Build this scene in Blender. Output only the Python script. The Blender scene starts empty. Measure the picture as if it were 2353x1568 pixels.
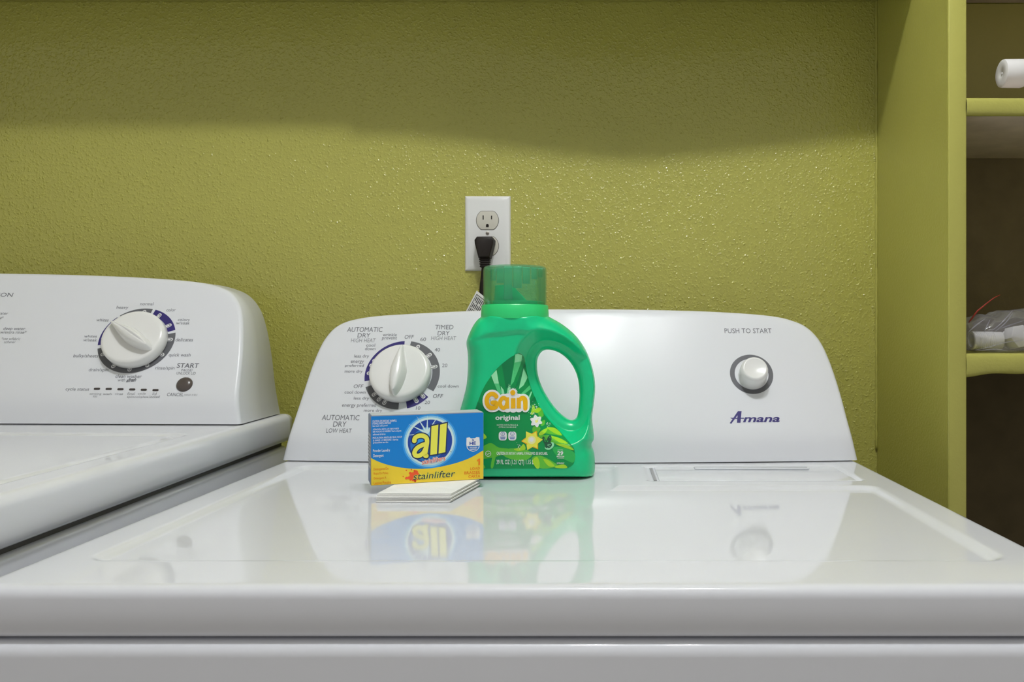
import bpy, bmesh, math, random
import numpy as np
from mathutils import Vector, Matrix, noise
from mathutils.geometry import tessellate_polygon

random.seed(7)
SC = bpy.context.scene
COL = SC.collection

# ------------------------------------------------------------------ camera
FPX, PPX, PPY, IW, IH = 1908.0, 1383.0, 768.0, 2353.0, 1568.0
CAM = Vector((0.0, 0.0, 1.077))
cam_data = bpy.data.cameras.new('camera')
cam_data.sensor_width = 36.0
cam_data.lens = FPX / IW * 36.0
cam_data.shift_x = (IW / 2 - PPX) / IW
cam_data.shift_y = -(IH / 2 - PPY) / IW
cam_data.clip_start = 0.02
cam = bpy.data.objects.new('camera', cam_data)
COL.objects.link(cam)
cam.location = CAM
cam.rotation_euler = (math.radians(90), 0, 0)
SC.camera = cam

# ------------------------------------------------------------------ world, exposure
world = bpy.data.worlds.new('world')
SC.world = world
world.use_nodes = True
world.node_tree.nodes['Background'].inputs[0].default_value = (1.0, 0.965, 0.90, 1)
world.node_tree.nodes['Background'].inputs[1].default_value = 0.39
SC.view_settings.view_transform = 'Standard'
SC.view_settings.look = 'None'
SC.view_settings.gamma = 1.0
SC.view_settings.exposure = 0.0
try:
    SC.view_settings.use_curve_mapping = False
except Exception:
    pass
BULB_A, BULB_B = 405.0, 135.0          # emission of the two bulbs of the ceiling lamp
LAMP_Y, LAMP_Z = 0.385, 2.33

# ------------------------------------------------------------------ main measures (metres)
WALL_Y = 1.27
LID_Z = 0.915                      # dryer rim
RECESS = 0.004
DRY_X0, DRY_X1 = -0.408, 0.327     # dryer sides
DRY_YF, DRY_YC = 0.531, 1.057      # lid front, console foot
WASH_TOP = 0.9607
PANEL_X, PANEL_YF = 0.4207, 1.007  # shelving side panel
SHELF_BOT = CAM.z + 0.508          # overhead shelf underside


def srgb(r, g, b):
    def f(c):
        c /= 255.0
        return c / 12.92 if c <= 0.04045 else ((c + 0.055) / 1.055) ** 2.4
    return (f(r), f(g), f(b), 1.0)


# ------------------------------------------------------------------ materials
def mat(name, color, rough=0.5, spec=0.5, coat=0.0, metallic=0.0, var=0.03, vscale=18.0, bump=0.0, bscale=200.0,
        coat_rough=0.05, trans=0.0, emit=None):
    m = bpy.data.materials.new(name)
    m.use_nodes = True
    nt = m.node_tree
    b = nt.nodes['Principled BSDF']
    b.inputs['Roughness'].default_value = rough
    b.inputs['Specular IOR Level'].default_value = spec
    b.inputs['Coat Weight'].default_value = coat
    b.inputs['Coat Roughness'].default_value = coat_rough
    b.inputs['Metallic'].default_value = metallic
    b.inputs['Transmission Weight'].default_value = trans
    if emit:
        b.inputs['Emission Color'].default_value = emit[0]
        b.inputs['Emission Strength'].default_value = emit[1]
    tc = nt.nodes.new('ShaderNodeTexCoord')
    n = nt.nodes.new('ShaderNodeTexNoise')
    n.inputs['Scale'].default_value = vscale
    n.inputs['Detail'].default_value = 3
    nt.links.new(tc.outputs['Object'], n.inputs['Vector'])
    mix = nt.nodes.new('ShaderNodeMix')
    mix.data_type = 'RGBA'
    c = color
    mix.inputs[6].default_value = (c[0] * (1 - var), c[1] * (1 - var), c[2] * (1 - var), 1)
    mix.inputs[7].default_value = (min(1, c[0] * (1 + var)), min(1, c[1] * (1 + var)), min(1, c[2] * (1 + var)), 1)
    nt.links.new(n.outputs['Fac'], mix.inputs[0])
    nt.links.new(mix.outputs[2], b.inputs['Base Color'])
    if bump:
        n2 = nt.nodes.new('ShaderNodeTexNoise')
        n2.inputs['Scale'].default_value = bscale
        n2.inputs['Detail'].default_value = 2
        nt.links.new(tc.outputs['Object'], n2.inputs['Vector'])
        bp = nt.nodes.new('ShaderNodeBump')
        bp.inputs['Strength'].default_value = bump
        bp.inputs['Distance'].default_value = 0.002
        nt.links.new(n2.outputs['Fac'], bp.inputs['Height'])
        nt.links.new(bp.outputs['Normal'], b.inputs['Normal'])
    return m


def wall_paint(name, color, strength, rough, dist, scale=150.0):
    """olive semi-gloss paint over an orange-peel / knock-down texture"""
    m = mat(name, color, rough, 0.65, var=0.06, vscale=6.0)
    nt = m.node_tree
    b = nt.nodes['Principled BSDF']
    tc = nt.nodes.new('ShaderNodeTexCoord')
    n1 = nt.nodes.new('ShaderNodeTexNoise')
    n1.inputs['Scale'].default_value = scale
    n1.inputs['Detail'].default_value = 2.0
    n1.inputs['Roughness'].default_value = 0.5
    n1.inputs['Distortion'].default_value = 0.25
    nt.links.new(tc.outputs['Object'], n1.inputs['Vector'])
    r1 = nt.nodes.new('ShaderNodeValToRGB')
    r1.color_ramp.interpolation = 'EASE'
    r1.color_ramp.elements[0].position = 0.46
    r1.color_ramp.elements[1].position = 0.82
    nt.links.new(n1.outputs['Fac'], r1.inputs['Fac'])
    n2 = nt.nodes.new('ShaderNodeTexNoise')
    n2.inputs['Scale'].default_value = scale * 0.36
    n2.inputs['Detail'].default_value = 2.0
    nt.links.new(tc.outputs['Object'], n2.inputs['Vector'])
    mul = nt.nodes.new('ShaderNodeMath')
    mul.operation = 'MULTIPLY_ADD'
    mul.inputs[1].default_value = 0.7
    nt.links.new(n2.outputs['Fac'], mul.inputs[0])
    hf = nt.nodes.new('ShaderNodeMath')
    hf.operation = 'MULTIPLY'
    hf.inputs[1].default_value = 0.62
    nt.links.new(r1.outputs['Color'], hf.inputs[0])
    nt.links.new(hf.outputs[0], mul.inputs[2])
    # rounded specks of dried paint
    last = mul
    for vs_, rad, amp in ((scale * 0.70, 0.31, 0.44), (scale * 1.25, 0.33, 0.22)):
        vo = nt.nodes.new('ShaderNodeTexVoronoi')
        vo.inputs['Scale'].default_value = vs_
        nt.links.new(tc.outputs['Object'], vo.inputs['Vector'])
        d1 = nt.nodes.new('ShaderNodeMath')
        d1.operation = 'DIVIDE'
        d1.inputs[1].default_value = rad
        nt.links.new(vo.outputs['Distance'], d1.inputs[0])
        d2 = nt.nodes.new('ShaderNodeMath')
        d2.operation = 'POWER'
        d2.inputs[1].default_value = 2.0
        nt.links.new(d1.outputs[0], d2.inputs[0])
        d3 = nt.nodes.new('ShaderNodeMath')
        d3.operation = 'SUBTRACT'
        d3.use_clamp = True
        d3.inputs[0].default_value = 1.0
        nt.links.new(d2.outputs[0], d3.inputs[1])
        ad = nt.nodes.new('ShaderNodeMath')
        ad.operation = 'MULTIPLY_ADD'
        ad.inputs[1].default_value = amp
        nt.links.new(d3.outputs[0], ad.inputs[0])
        nt.links.new(last.outputs[0], ad.inputs[2])
        last = ad
    bp = nt.nodes.new('ShaderNodeBump')
    bp.inputs['Strength'].default_value = strength
    bp.inputs['Distance'].default_value = dist
    nt.links.new(last.outputs[0], bp.inputs['Height'])
    nt.links.new(bp.outputs['Normal'], b.inputs['Normal'])
    return m


def see_through(name, tint, body, opacity, rough=0.05, gloss=0.08):
    """thin see-through plastic: tinted transparency, some body colour, a glossy skin"""
    m = bpy.data.materials.new(name)
    m.use_nodes = True
    nt = m.node_tree
    nt.nodes.clear()
    out = nt.nodes.new('ShaderNodeOutputMaterial')
    tr = nt.nodes.new('ShaderNodeBsdfTransparent')
    tr.inputs[0].default_value = tint
    df = nt.nodes.new('ShaderNodeBsdfDiffuse')
    df.inputs[0].default_value = body
    tl = nt.nodes.new('ShaderNodeBsdfTranslucent')
    tl.inputs[0].default_value = body
    md = nt.nodes.new('ShaderNodeMixShader')
    md.inputs[0].default_value = 0.4
    nt.links.new(df.outputs[0], md.inputs[1])
    nt.links.new(tl.outputs[0], md.inputs[2])
    m1 = nt.nodes.new('ShaderNodeMixShader')
    m1.inputs[0].default_value = opacity
    nt.links.new(tr.outputs[0], m1.inputs[1])
    nt.links.new(md.outputs[0], m1.inputs[2])
    gl = nt.nodes.new('ShaderNodeBsdfGlossy')
    gl.inputs['Roughness'].default_value = rough
    fr = nt.nodes.new('ShaderNodeLayerWeight')
    fr.inputs[0].default_value = 0.25
    mm = nt.nodes.new('ShaderNodeMath')
    mm.operation = 'MULTIPLY_ADD'
    mm.inputs[1].default_value = 0.45
    mm.inputs[2].default_value = gloss
    nt.links.new(fr.outputs['Fresnel'], mm.inputs[0])
    m2 = nt.nodes.new('ShaderNodeMixShader')
    nt.links.new(mm.outputs[0], m2.inputs[0])
    nt.links.new(m1.outputs[0], m2.inputs[1])
    nt.links.new(gl.outputs[0], m2.inputs[2])
    nt.links.new(m2.outputs[0], out.inputs[0])
    return m


OLIVE = (0.432, 0.416, 0.094, 1)
M_WALL = wall_paint('olive_wall_paint', OLIVE, 1.0, 0.125, 0.0011, 215.0)
M_PANEL = mat('olive_panel_paint', OLIVE, 0.30, 0.5, var=0.05, vscale=9, bump=0.22, bscale=330)
M_TRIM = mat('olive_trim_paint', OLIVE, 0.34, 0.5, var=0.05, vscale=9, bump=0.18, bscale=240)
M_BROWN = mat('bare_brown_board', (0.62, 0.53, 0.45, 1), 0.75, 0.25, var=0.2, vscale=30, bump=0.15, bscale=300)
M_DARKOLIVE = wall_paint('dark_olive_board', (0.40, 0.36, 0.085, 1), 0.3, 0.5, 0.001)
M_SHADEBROWN = mat('shade_brown_board', (0.17, 0.135, 0.066, 1), 0.8, 0.2, var=0.25, vscale=25, bump=0.2, bscale=150)  # brown board, the compartment's shade put into its darker colour
M_ENAMEL = mat('white_enamel', (0.755, 0.770, 0.825, 1), 0.055, 0.5, var=0.006, vscale=5)
M_CONSOLE = mat('white_console_plastic', (0.755, 0.770, 0.810, 1), 0.23, 0.20, var=0.006, vscale=6)
M_KNOB = mat('white_knob_plastic', (0.82, 0.82, 0.81, 1), 0.22, 0.5, var=0.01)
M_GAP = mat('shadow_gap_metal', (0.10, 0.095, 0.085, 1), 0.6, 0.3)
M_PGREY = mat('grey_print', srgb(98, 99, 104), 0.4, 0.4)
M_PTEXT = mat('grey_lettering', srgb(110, 111, 118), 0.45, 0.3)
M_PTEXT2 = mat('pale_grey_lettering', srgb(140, 141, 146), 0.45, 0.3)
M_PURPLE = mat('purple_print', srgb(52, 44, 112), 0.4, 0.4)
M_PWHITE = mat('white_print', (0.78, 0.78, 0.78, 1), 0.4, 0.4)
M_BLACK = mat('black_rubber', (0.016, 0.012, 0.010, 1), 0.5, 0.22, var=0.15)
M_BUTTON = mat('dark_brown_button', srgb(84, 76, 72), 0.22, 0.5)
M_PLATE = mat('white_plate_plastic', (0.78, 0.78, 0.775, 1), 0.28, 0.5, var=0.01)
M_RECEPT = mat('ivory_receptacle', srgb(205, 201, 190), 0.4, 0.4, var=0.03)
M_STEEL = mat('screw_metal', (0.42, 0.38, 0.34, 1), 0.4, 0.5, metallic=0.7)
M_PAPER = mat('white_paper', (0.88, 0.88, 0.86, 1), 0.85, 0.2, var=0.02, vscale=60, bump=0.1, bscale=600)
M_GREEN = mat('green_bottle_plastic', (0.004, 0.60, 0.25, 1), 0.26, 0.5, var=0.02, bump=0.03, bscale=700)
M_COLLAR = mat('green_collar_plastic', (0.028, 0.64, 0.19, 1), 0.32, 0.5, var=0.02)
M_CAP = see_through('clear_green_cap', (0.84, 0.97, 0.90, 1), (0.10, 0.70, 0.44, 1), 0.16, 0.06, 0.02)
M_CAPMARK = see_through('frosted_green_mark', (0.94, 0.98, 0.96, 1), (0.36, 0.90, 0.64, 1), 0.48, 0.3, 0.01)
M_BAG = see_through('clear_plastic_bag', (0.94, 0.94, 0.96, 1), (0.74, 0.73, 0.82, 1), 0.17, 0.10, 0.05)
M_CREASE = see_through('bag_crease', (0.9, 0.9, 0.94, 1), (0.70, 0.69, 0.80, 1), 0.28, 0.15, 0.06)
M_WPLASTIC = mat('white_plastic', (0.76, 0.75, 0.74, 1), 0.4, 0.45, var=0.02)
M_RED = mat('red_plastic', (0.35, 0.03, 0.015, 1), 0.4, 0.4)
M_TOWEL = mat('grey_towel', (0.42, 0.42, 0.40, 1), 0.95, 0.1, var=0.08, vscale=40, bump=0.4, bscale=500)
M_BOXWHITE = mat('card_white', srgb(196, 200, 206), 0.55, 0.4)
M_BOXSIDE = mat('card_grey_blue', srgb(128, 141, 170), 0.5, 0.4)


# ------------------------------------------------------------------ object helpers
def link(name, me, m=None, parent=None, smooth=True):
    o = bpy.data.objects.new(name, me)
    COL.objects.link(o)
    if m is not None:
        me.materials.append(m)
    if parent is not None:
        o.parent = parent
    if smooth:
        me.polygons.foreach_set('use_smooth', [True] * len(me.polygons))
    return o


def mesh(name, verts, faces, m=None, parent=None, smooth=True, angle=None):
    me = bpy.data.meshes.new(name)
    me.from_pydata([tuple(v) for v in verts], [], [tuple(f) for f in faces])
    me.update()
    o = link(name, me, m, parent, smooth)
    if angle is not None:
        me.set_sharp_from_angle(angle=math.radians(angle))
    return o


def fix(o):
    bm = bmesh.new()
    bm.from_mesh(o.data)
    bmesh.ops.remove_doubles(bm, verts=bm.verts, dist=1e-6)
    bmesh.ops.recalc_face_normals(bm, faces=bm.faces)
    bm.to_mesh(o.data)
    bm.free()
    return o


def box(name, lo, hi, m, parent=None, bev=0.0, seg=2):
    bm = bmesh.new()
    bmesh.ops.create_cube(bm, size=1.0)
    c = [(a + b) / 2 for a, b in zip(lo, hi)]
    s = [b - a for a, b in zip(lo, hi)]
    for v in bm.verts:
        v.co = Vector((c[0] + v.co.x * s[0], c[1] + v.co.y * s[1], c[2] + v.co.z * s[2]))
    if bev:
        bmesh.ops.bevel(bm, geom=bm.edges[:], offset=bev, segments=seg, affect='EDGES', profile=0.5)
    me = bpy.data.meshes.new(name)
    bm.to_mesh(me)
    bm.free()
    o = link(name, me, m, parent, bool(bev))
    if bev:
        me.set_sharp_from_angle(angle=math.radians(50))
    return o


def lathe(name, prof, m, parent=None, n=64, mtx=None, angle=40, xs=1.0):
    """revolve (radius, height) pairs about the local z axis"""
    vs, fs = [], []
    for r, z in prof:
        for k in range(n):
            a = 2 * math.pi * k / n
            vs.append(Vector((r * math.cos(a) * xs, r * math.sin(a), z)))
    for i in range(len(prof) - 1):
        for k in range(n):
            k2 = (k + 1) % n
            fs.append((i * n + k, i * n + k2, (i + 1) * n + k2, (i + 1) * n + k))
    if mtx is not None:
        vs = [mtx @ v for v in vs]
    o = mesh(name, vs, fs, m, parent)
    fix(o)
    o.data.polygons.foreach_set('use_smooth', [True] * len(o.data.polygons))
    o.data.set_sharp_from_angle(angle=math.radians(angle))
    return o


def tube(name, pts, r, m, parent=None, n=12, flat=1.0):
    pts = [Vector(p) for p in pts]
    vs, fs = [], []
    up = Vector((0, 1, 0.01))
    for i, p in enumerate(pts):
        t = (pts[min(i + 1, len(pts) - 1)] - pts[max(i - 1, 0)]).normalized()
        a = t.cross(up).normalized()
        b = t.cross(a).normalized()
        rr = r[i] if isinstance(r, (list, tuple)) else r
        for k in range(n):
            th = 2 * math.pi * k / n
            vs.append(p + a * math.cos(th) * rr + b * math.sin(th) * rr * flat)
    for i in range(len(pts) - 1):
        for k in range(n):
            k2 = (k + 1) % n
            fs.append((i * n + k, i * n + k2, (i + 1) * n + k2, (i + 1) * n + k))
    fs.append(tuple(range(n)))
    fs.append(tuple((len(pts) - 1) * n + k for k in range(n)))
    return fix(mesh(name, vs, fs, m, parent))


def prism(name, poly, y0, y1, m, parent=None, bev=0.0, mtx=None, axis='y'):
    """polygon in (a, b) extruded along the third axis"""
    bm = bmesh.new()
    def mk(a, b, c):
        return Vector((a, c, b)) if axis == 'y' else Vector((a, b, c)) if axis == 'z' else Vector((c, a, b))
    v0 = [bm.verts.new(mk(a, b, y0)) for a, b in poly]
    v1 = [bm.verts.new(mk(a, b, y1)) for a, b in poly]
    bm.faces.new(v0)
    bm.faces.new(v1)
    n = len(poly)
    for i in range(n):
        bm.faces.new((v0[i], v0[(i + 1) % n], v1[(i + 1) % n], v1[i]))
    bmesh.ops.recalc_face_normals(bm, faces=bm.faces)
    if bev:
        es = [e for e in bm.edges if all(len(f.verts) > 4 or n <= 4 for f in e.link_faces) or
              any(len(f.verts) == n for f in e.link_faces)]
        bmesh.ops.bevel(bm, geom=es, offset=bev, segments=3, affect='EDGES', profile=0.5)
    if mtx is not None:
        bm.transform(mtx)
    me = bpy.data.meshes.new(name)
    bm.to_mesh(me)
    bm.free()
    o = link(name, me, m, parent, True)
    me.set_sharp_from_angle(angle=math.radians(40))
    return o


def empty(name, loc=(0, 0, 0), rot=(0, 0, 0)):
    o = bpy.data.objects.new(name, None)
    o.empty_display_size = 0.05
    COL.objects.link(o)
    o.location = loc
    o.rotation_euler = rot
    return o


def tag(o, label, cat, group=None):
    o['label'] = label
    o['category'] = cat
    if group:
        o['group'] = group
    return o


def structure(o, label=None, cat=None):
    o['kind'] = 'structure'
    if label:
        o['label'] = label
    if cat:
        o['category'] = cat
    return o


def catmull(pts, n=8, closed=True):
    out = []
    N = len(pts)
    rng = range(N) if closed else range(N - 1)
    for i in rng:
        if closed:
            p0, p1, p2, p3 = (pts[(i + k) % N] for k in (-1, 0, 1, 2))
        else:
            p0, p1, p2, p3 = pts[max(i - 1, 0)], pts[i], pts[i + 1], pts[min(i + 2, N - 1)]
        for k in range(n):
            t = k / n
            out.append(tuple(0.5 * ((2 * b) + (-a + c) * t + (2 * a - 5 * b + 4 * c - d) * t * t +
                                    (-a + 3 * b - 3 * c + d) * t ** 3) for a, b, c, d in zip(p0, p1, p2, p3)))
    if not closed:
        out.append(tuple(pts[-1]))
    return out


# ------------------------------------------------------------------ printed surfaces
_tc = {}


def text2d(s, bold=0.0, shear=0.0):
    key = (s, bold, shear)
    if key in _tc:
        return _tc[key]
    cu = bpy.data.curves.new('t', 'FONT')
    cu.body = s
    cu.offset = bold
    cu.shear = shear
    cu.resolution_u = 3
    ob = bpy.data.objects.new('t', cu)
    COL.objects.link(ob)
    bpy.context.view_layer.update()
    dg = bpy.context.evaluated_depsgraph_get()
    me = bpy.data.meshes.new_from_object(ob.evaluated_get(dg))
    vs = [(v.co.x, v.co.y) for v in me.vertices]
    fs = [tuple(p.vertices) for p in me.polygons]
    bpy.data.objects.remove(ob)
    bpy.data.curves.remove(cu)
    bpy.data.meshes.remove(me)
    _tc[key] = (vs, fs)
    return vs, fs


class Print:
    """flat print lying on a surface y = F(x, z) of an object whose local frame is M"""

    def __init__(self, F, M, cosl=1.0, eps=0.00022, conv=None):
        self.F, self.inv, self.cosl, self.eps, self.conv = F, M.inverted(), cosl, eps, conv
        self.d = {}
        self.g = 0
        self.hold = False              # True: the next shapes stay one piece
        self.nm = None
        self.sub = 0
        self.base = 0.0
        self.called = {}

    def new(self, nm=None):
        self.g += 1
        if nm or self.nm:
            self.called[self.g] = nm or self.nm

    def auto(self):
        if not self.hold:
            self.new()

    def one(self, nm, fn):
        """several strokes that make one printed sign"""
        self.new(nm)
        self.hold = True
        fn()
        self.hold = False

    def hit(self, p):
        if self.conv:
            p = self.conv(p)
        o = self.inv @ CAM
        q = self.inv @ (CAM + Vector(((p[0] - PPX) / FPX, 1.0, -(p[1] - PPY) / FPX)))
        v = q - o
        t = (self.F(o.x + v.x, o.z + v.z) - o.y) / v.y
        for _ in range(25):
            t = 0.35 * t + 0.65 * (self.F(o.x + v.x * t, o.z + v.z * t) - o.y) / v.y
        return (o.x + v.x * t, o.z + v.z * t)

    def raw(self, m, layer, vs, fs, maxlen=None):
        """vs: (x, z) local"""
        V, Fc = self.d.setdefault((m.name, layer, self.g), ([], []))
        if maxlen:
            tri = []
            for f in fs:
                for i in range(1, len(f) - 1):
                    tri.append((vs[f[0]], vs[f[i]], vs[f[i + 1]]))
            out = []
            while tri:
                a, b, c = tri.pop()
                l = [math.dist(a, b), math.dist(b, c), math.dist(c, a)]
                k = l.index(max(l))
                if l[k] <= maxlen:
                    out.append((a, b, c))
                    continue
                a, b, c = [(a, b, c), (b, c, a), (c, a, b)][k]
                mid = ((a[0] + b[0]) / 2, (a[1] + b[1]) / 2)
                tri += [(a, mid, c), (mid, b, c)]
            for t in out:
                n = len(V)
                V.extend(t)
                Fc.append((n, n + 1, n + 2))
            return
        n = len(V)
        V.extend(vs)
        Fc.extend(tuple(i + n for i in f) for f in fs)

    def poly_local(self, m, layer, pts, maxlen=None):
        tris = tessellate_polygon([[Vector((p[0], p[1], 0)) for p in pts]])
        self.raw(m, layer, pts, tris, maxlen)

    def poly(self, m, layer, pts, maxlen=None, smooth=0):
        self.auto()
        self.sub += 1
        layer += 0.08 * (self.sub % 8)
        if smooth:
            pts = catmull(pts, smooth)
        self.poly_local(m, layer, [self.hit(p) for p in pts], maxlen)

    def disc(self, m, layer, c, r, n=28, maxlen=None, r0=0.0, a0=0.0, a1=360.0, sx=1.0):
        """disc or ring sector, radius given in picture pixels across; angles clockwise from up"""
        self.auto()
        self.sub += 1
        if self.hold:
            layer += 0.1 * (self.sub % 8)
        x, z = self.hit(c)
        e = self.hit((c[0] + r, c[1]))
        R = abs(e[0] - x)
        R0 = R * r0
        full = (a1 - a0) >= 359.9
        vs, fs = [], []
        for k in range(n + 1):
            a = math.radians(a0 + (a1 - a0) * k / n)
            vs.append((x + R * math.sin(a) * sx, z + R * math.cos(a) * self.cosl))
            vs.append((x + R0 * math.sin(a) * sx, z + R0 * math.cos(a) * self.cosl))
        for k in range(n):
            fs.append((2 * k, 2 * k + 2, 2 * k + 3, 2 * k + 1))
        self.raw(m, layer, vs, fs, maxlen)

    def angle(self, c, p):
        x, z = self.hit(c)
        a, b = self.hit(p)
        return math.degrees(math.atan2(a - x, (b - z) / self.cosl))

    def text(self, m, layer, s, bb, bold=0.0, shear=0.0, rot=0.0, maxlen=None):
        vs, fs = text2d(s, bold, shear)
        if not vs:
            return
        keep, self.g = self.g, (s, round(bb[0] / 12), round(bb[1] / 12))
        xs = [v[0] for v in vs]
        ys = [v[1] for v in vs]
        x0, x1, y0, y1 = min(xs), max(xs), min(ys), max(ys)
        cx, cy = (bb[0] + bb[2]) / 2, (bb[1] + bb[3]) / 2
        c = self.hit((cx, cy))
        a, b = self.hit((bb[0], cy)), self.hit((bb[2], cy))
        t, u = self.hit((cx, bb[1])), self.hit((cx, bb[3]))
        w, h = b[0] - a[0], t[1] - u[1]
        sl = (b[1] - a[1]) / max(w, 1e-6)
        cr, sr = math.cos(math.radians(rot)), math.sin(math.radians(rot))
        o = []
        for x, y in vs:
            px, pz = ((x - x0) / (x1 - x0) - 0.5) * w, ((y - y0) / (y1 - y0) - 0.5) * h
            px, pz = px * cr - pz * sr, px * sr + pz * cr
            o.append((c[0] + px, c[1] + pz))
        self.raw(m, layer, o, fs, maxlen)
        self.g = keep

    def stroke(self, m, layer, pts, w, maxlen=None, caps=True, smooth=0):
        """thick polyline; points and width in picture pixels"""
        self.auto()
        if smooth:
            pts = catmull(pts, smooth, closed=False)
        L = [Vector(self.hit(p)) for p in pts]
        x = self.hit((pts[0][0] + w, pts[0][1]))
        W = abs(x[0] - L[0].x) / 2
        self.sub += 1
        lay = layer + (0.3 * (self.sub % 3) if self.hold else 0.0)
        lf, rt = [], []
        n = len(L)
        for i in range(n):
            d = (L[min(i + 1, n - 1)] - L[max(i - 1, 0)]).normalized()
            nn = Vector((-d.y, d.x)) * W
            lf.append(tuple(L[i] + nn))
            rt.append(tuple(L[i] - nn))
        self.raw(m, lay, lf + rt, [(i, i + 1, n + i + 1, n + i) for i in range(n - 1)], maxlen)
        if caps:
            for c, q in ((L[0], L[1]), (L[-1], L[-2])):
                d = (c - q).normalized()
                nn = Vector((-d.y, d.x))
                vs = [tuple(c + (nn * math.cos(k * math.pi / 10) + d * math.sin(k * math.pi / 10)) * W) for k in range(11)]
                self.raw(m, lay, vs, [tuple(range(11))], maxlen)

    def build(self, parent, names):
        """one object for each ink: names maps material name -> object name"""
        by = {}
        for (mn, layer, g), (V, Fc) in self.d.items():
            by.setdefault((mn, g), []).append((layer, V, Fc))
        for (mn, g), lst in by.items():
            vs, fs = [], []
            for layer, V, Fc in lst:
                n = len(vs)
                vs += [(x, self.F(x, z) - self.base - self.eps * layer, z) for x, z in V]
                fs += [tuple(i + n for i in f) for f in Fc]
            nm = 'lettering' if isinstance(g, tuple) else self.called.get(g) or names.get(mn, 'printed_shape')
            me = bpy.data.meshes.new(nm)
            me.from_pydata(vs, [], fs)
            me.update()
            bm = bmesh.new()
            bm.from_mesh(me)
            for f in bm.faces:
                f.normal_update()
                if f.normal.y > 0:
                    f.normal_flip()
            bm.to_mesh(me)
            bm.free()
            o = link(nm, me, bpy.data.materials[mn], parent, False)
            if nm == 'printed_sparkles':
                o['kind'] = 'stuff'


# ------------------------------------------------------------------ the room
def plane_y(name, x0, x1, z0, z1, y, m, thick=0.1):
    return box(name, (x0, y, z0), (x1, y + thick, z1), m)


ROOM_X0, ROOM_X1, ROOM_YF = -1.55, 1.35, -0.9
structure(box('floor', (ROOM_X0 - 0.1, ROOM_YF, -0.1), (ROOM_X1 + 0.1, WALL_Y + 0.1, 0.0),
              mat('grey_vinyl_floor', (0.36, 0.33, 0.29, 1), 0.5, 0.4, var=0.15, vscale=10)))
structure(box('ceiling', (ROOM_X0 - 0.1, ROOM_YF, 2.44), (ROOM_X1 + 0.1, WALL_Y + 0.1, 2.54),
              mat('white_ceiling_paint', (0.75, 0.75, 0.72, 1), 0.9, 0.2, var=0.02, bump=0.4, bscale=120)))
structure(box('wall_back', (ROOM_X0, WALL_Y, 0.0), (ROOM_X1, WALL_Y + 0.1, 2.44), M_WALL))
structure(box('wall_left', (ROOM_X0 - 0.1, 0.55, 0.0), (ROOM_X0, WALL_Y + 0.1, 2.44), M_WALL))
structure(box('wall_right', (ROOM_X1, 0.85, 0.0), (ROOM_X1 + 0.1, WALL_Y + 0.1, 2.44), M_WALL))

# ceiling lamp: two bare globes on a white pan, above and behind the photographer's machines
lamp = empty('ceiling_lamp', (0.115, LAMP_Y, 2.44))
tag(lamp, 'flush ceiling lamp with two round bulbs lighting the laundry room', 'lamp')
lathe('lamp_pan', [(0.0, -0.022), (0.15, -0.022), (0.165, -0.012), (0.165, -0.0005), (0.0, -0.0005)], M_PLATE, lamp, 64)
for bx, br, be in ((-0.115, 0.042, BULB_A), (0.115, 0.040, BULB_B)):
    lathe('lamp_socket', [(0.0, -0.05), (0.02, -0.05), (0.022, -0.022), (0.0, -0.022)], M_PLATE, lamp, 24,
          Matrix.Translation((bx, 0, 0)))
    prof = [(br * math.sin(math.pi * k / 16), LAMP_Z - 2.44 - br * math.cos(math.pi * k / 16)) for k in range(17)]
    lathe('bulb', prof, mat('lit_bulb', (1, 1, 1, 1), 0.5, emit=((0.965, 0.985, 1.0, 1), be)), lamp, 32,
          Matrix.Translation((bx, 0, 0)))

# overhead shelf across the niche, and an unseen cloth added to cast the dip in its shadow
SH_YF = 1.087
oshelf = empty('overhead_shelf', (-0.56, 1.19, SHELF_BOT))
tag(oshelf, 'olive painted wall shelf running above the machines along the back wall', 'shelf')
box('board', (ROOM_X0 + 0.56 + 0.001, SH_YF - 1.19, 0.0), (PANEL_X + 0.56 - 0.001, WALL_Y - 1.19 - 0.0005, 0.02), M_TRIM, oshelf, 0.002)


def towel():
    vs, fs = [], []
    X0, X1, N = -0.30, 0.405, 90
    ks = [(-0.30, 0.0), (-0.25, 0.0), (-0.19, 0.004), (-0.13, 0.013), (-0.06, 0.023), (0.0, 0.029), (0.06, 0.032), (0.12, 0.028),
          (0.18, 0.021), (0.25, 0.013), (0.32, 0.005), (0.405, 0.0)]
    def drop(x):
        for (a, p), (b, q) in zip(ks, ks[1:]):
            if x <= b:
                t = (x - a) / (b - a)
                return p + (q - p) * t
        return 0.0
    for i in range(N + 1):
        x = X0 + (X1 - X0) * i / N
        d = sum(drop(min(max(x + o, X0), X1)) for o in (-0.03, -0.015, 0, 0.015, 0.03)) / 5
        w = 0.003 * math.sin(x * 31) + 0.002 * math.sin(x * 57 + 1)
        top = SHELF_BOT + 0.021
        sec = [(WALL_Y - 0.02, top), (WALL_Y - 0.02, top + 0.045 + w), (SH_YF + 0.02, top + 0.05 + w), (SH_YF - 0.004, top + 0.04 + w),
               (SH_YF - 0.012, top + 0.015), (SH_YF - 0.0115, SHELF_BOT + 0.004 - d), (SH_YF - 0.008, SHELF_BOT - d),
               (SH_YF - 0.002, SHELF_BOT + 0.002 - d), (SH_YF - 0.001, top - 0.002), (SH_YF + 0.004, top)]
        vs += [(x, y, z) for y, z in sec]
    m = 10
    for i in range(N):
        for k in range(m):
            k2 = (k + 1) % m
            fs.append((i * m + k, i * m + k2, (i + 1) * m + k2, (i + 1) * m + k))
    fs += [tuple(range(m)), tuple(N * m + k for k in range(m))]
    return fix(mesh('shadow_dip_towel', vs, fs, M_TOWEL, None, True, 60))


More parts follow.
